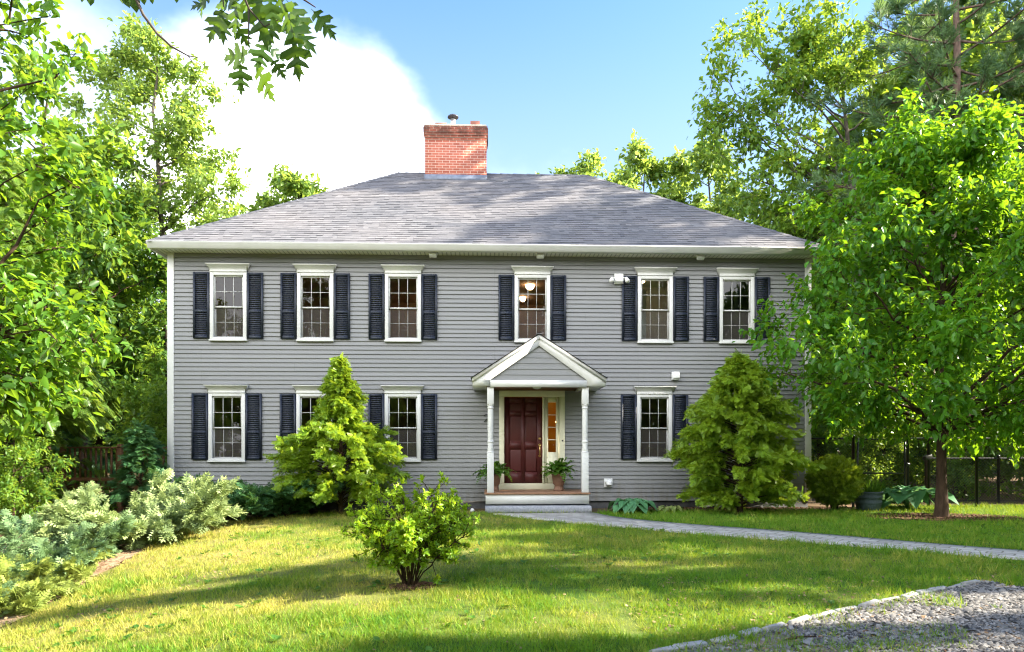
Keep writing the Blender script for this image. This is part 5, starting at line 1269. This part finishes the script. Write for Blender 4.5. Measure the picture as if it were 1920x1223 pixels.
plant('white_pine', 'second pine with a darker trunk close behind the tall white pine', 'pine tree', base(16.9, 26), pine(72, 20, .20, .45, 50, 3.6, (.2, 0)), M['pine_bark'], M['needle_pine'])
plant('white_pine', 'pine at the right edge spreading blue green boughs behind the lawn tree', 'pine tree', base(17.6, 21), pine(73, 19, .17, .36, 60, 3.6, (0, 0)), M['pine_bark'], M['needle_pine'])

# the woodland round the plot: four kinds, copied; every one its own tree
def kind_tree(name, label, BL, bark, leafm, group):
    t = thing(name, label, 'tree', (0, 0, 0), 0, group); BL[0].build('trunk', bark, t, True); BL[1].build('crown', leafm, t); return t
GRP = 'woodland trees standing behind the house and fence'
k1 = kind_tree('woodland_tree', 'mid green woodland hardwood in the wood round the plot', deciduous(51, 14, .18, (0, 0, 8.2), (3.4, 3.4, 5.6), n_limb=30, n_br=7, n_tw=6, tw=.7, per=9, lsize=.30, first=.15, bow=.1, br=.34, spread=.1), M['bark'], M['leaf_wood'], GRP)
k2 = kind_tree('woodland_tree', 'dark green hardwood in the wood round the plot', deciduous(52, 13, .17, (0, 0, 7.2), (3.2, 3.2, 5.6), n_limb=30, n_br=7, n_tw=6, tw=.7, per=9, lsize=.30, first=.10, bow=.1, br=.34, spread=.1), M['bark'], M['leaf_dark'], GRP)
k3 = kind_tree('woodland_sapling', 'low leafy sapling in the understorey of the wood', deciduous(53, 5.2, .06, (0, 0, 2.7), (1.8, 1.8, 2.4), n_limb=22, n_br=6, n_tw=5, tw=.45, per=8, lsize=.19, first=.08, bow=.1, br=.36, spread=.08), M['stem'], M['leaf_wood'], 'saplings in the understorey')
k4 = kind_tree('woodland_spruce', 'dark evergreen spruce in the wood round the plot', conifer(54, 13, lambda f: 2.5*(1-f)**.8+.15, 170, 46, SPRAY, .5, .16, .05, .45, .05, .2, .2, .45, .8), M['bark'], M['needle_deep'], 'spruces in the wood')
k5 = kind_tree('tall_hardwood', 'very tall hardwood outside the view, its high crown shading the roof', deciduous(58, 27, .3, (0, 0, 20.8), (4.8, 4.6, 6.2), n_limb=19, n_br=7, n_tw=5, tw=.9, per=9, lsize=.42, first=.5, bow=.1, br=.34, spread=.14), M['grey_bark'], M['leaf_wood'], GRP)  # added out of view, crown raised and thinned to shape the roof shade
rng = np.random.default_rng(8); first = {}
def put(k, x, y, s, drop=0):
    z = g(x, y)-.05-drop; rz = rng.uniform(0, 6.283); u1, u2 = rng.uniform(.92, 1.08, 2); sc = (s[0]*u1, s[1]*u2, s[2]) if isinstance(s, tuple) else (s*u1, s*u2, s)
    if k.name not in first: first[k.name] = 1; k.location = (x, y, z); k.rotation_euler = (0, 0, rz); k.scale = sc; return k
    return dup(k, (x, y, z), rz, sc)
for k, x, y, s in [(k2,-14.8,23.5,.95),(k1,-16.8,24.5,1.1),(k2,-15.2,27,.80),(k2,-17.5,22.5,.8),(k1,-19.5,26,.95),(k2,-12.2,30,.72),(k1,-24,30,1.05),(k2,-22,20,.85),(k1,-29,24,1.0),(k2,-33,32,1.2),(k4,-20,33,1.1),(k4,-27,36,1.2),(k1,-16,38,.85),(k1,-38,42,1.3),(k2,-13.5,15.5,.45),(k2,-16.5,16.5,.6),(k1,-19,15,.75),
                   (k1,15.5,30,1.1),(k2,19.5,27,.95),(k1,22.5,31,1.15),(k2,25,24,1.0),(k4,13.2,33,.95),(k4,21,36,1.2),(k1,29,34,1.2),(k2,31,27,1.1),(k1,12.4,27.5,.62),(k2,16.2,24.2,.62),(k1,16.8,27,1.4),(k1,19.4,30,1.5),(k1,21.5,26,1.45),(k2,10.6,25.5,.55),(k1,36,40,1.4),(k4,30,42,1.4),(k4,26.5,28,.95)]: put(k, x, y, s)
for x, y, s in [(-9.95,13.6,.48),(-12.6,15.6,.8),(-14.6,14.2,.9),(-16,17.5,1.0),(-11.2,22,.9),(-13.5,12.2,.75),(-16.5,12.5,.9),(-9.8,19.6,.7),(-18,19.5,1.1),(9.2,21.5,.75),(11.2,20.4,.7),(13.0,19.6,.8),(15.4,19.0,.75),(17.4,18.8,.9),(12.2,23.0,.9),(9.8,18.9,.45),(19.6,19.4,.9),(14.2,21.8,.8),(16.6,21.6,.9),(8.9,24,.8)]: put(k3, x, y, s)
# trees to the right of the view that shade lawn and roof, and behind the camera
for k, x, y, s in [(k1,14.6,8.4,(.52,.52,.95)),(k2,14.4,5.2,(.38,.38,.9)),(k5,26,18.6,.93),(k2,15.0,10.8,.70),(k2,20,9.4,.85),(k2,17.5,2.2,.6),(k1,22,11.5,1.05),
                   (k3,-4,-9,1.1),(k3,-1,-10,1.2),(k3,2.4,-9.5,1.1),(k3,5.5,-10,1.2),(k3,9,-9,1.1),(k3,-8,-9.5,1.2),(k2,-9,-11,1.2),(k2,-3.5,-15,1.5),(k2,3.5,-13,1.4),(k2,9,-12,1.3),(k1,0,-24,1.6),(k1,-17,-6,1.0),(k2,18,-8,1.1),(k1,-5,-22,1.2),(k2,13,-24,1.3)]: put(k, x, y, s)
# leaning pale trunk at the left edge of the woods
t = thing('leaning_dead_tree', 'thin pale dead trunk leaning in the shade at the left edge', 'dead tree', base(-11.9, 13.6)); B = Geo(); B.tube([(-.15, 0, -.3), (.15, 0, .55), (.42, .1, 1.5), (.75, .2, 2.7)], [.06, .052, .045, .03], 8); B.build('trunk', M['pale_log'], t, True)

# undergrowth and far wood: masses nobody could count
rng = np.random.default_rng(15); G = Geo()
def brush(cx, cy, n, r, h, size):
    u = rng.normal(0, 1, (n, 3)); P = norm(u)*rng.uniform(.3, 1, (n, 1))**.5*np.array((r, r, h)); P[:, 2] = np.abs(P[:, 2]); x = cx+P[:, 0]; y = cy+P[:, 1]
    G.leaves(LEAF, np.column_stack([x, y, gz(x, y)+P[:, 2]+.03]), rng.normal(0, 1, (n, 3)), np.array((0, 0, 1.))+rng.normal(0, .6, (n, 3)), size*rng.uniform(.6, 1.2, n), np.clip(rng.uniform(.1, .8)+rng.normal(0, .2, n), 0, 1))
for k in range(70):
    brush(rng.uniform(-24, -9.5), rng.uniform(11.5, 24), 150, rng.uniform(.5, 1.1), rng.uniform(.4, 1.3), .16) if k % 2 else brush(rng.uniform(8.5, 26), rng.uniform(18.6, 26), 170, rng.uniform(.5, 1.1), rng.uniform(.35, 1.2), .15)
o = G.build('undergrowth', M['leaf_wood']); o['kind'] = 'stuff'; o['label'] = 'leafy undergrowth along the wood edge'; o['category'] = 'undergrowth'
G = Geo(); rng = np.random.default_rng(16)
for k in range(330):
    a = rng.uniform(-1.05, 1.05) if k < 150 else rng.uniform(1.05, 5.23); d = rng.uniform(50, 85) if k < 150 else rng.uniform(36, 60); cx, cy = d*math.sin(a)*1.1, d*math.cos(a); H_ = rng.uniform(9, 15); n = 150
    u = norm(rng.normal(0, 1, (n, 3)))*rng.uniform(.5, 1, (n, 1))*np.array((4, 4, H_*.55)); P = u+np.array((cx, cy, H_*.5-1))
    G.leaves(RHOMB, P, rng.normal(0, 1, (n, 3)), np.array((0, 0, 1.))+rng.normal(0, .7, (n, 3)), rng.uniform(.8, 1.8, n), np.clip(rng.uniform(.1, .8)+rng.normal(0, .2, n), 0, 1))
o = G.build('far_wood', M['leaf_wood']); o['kind'] = 'stuff'; o['label'] = 'far wooded background beyond the trees'; o['category'] = 'wood'
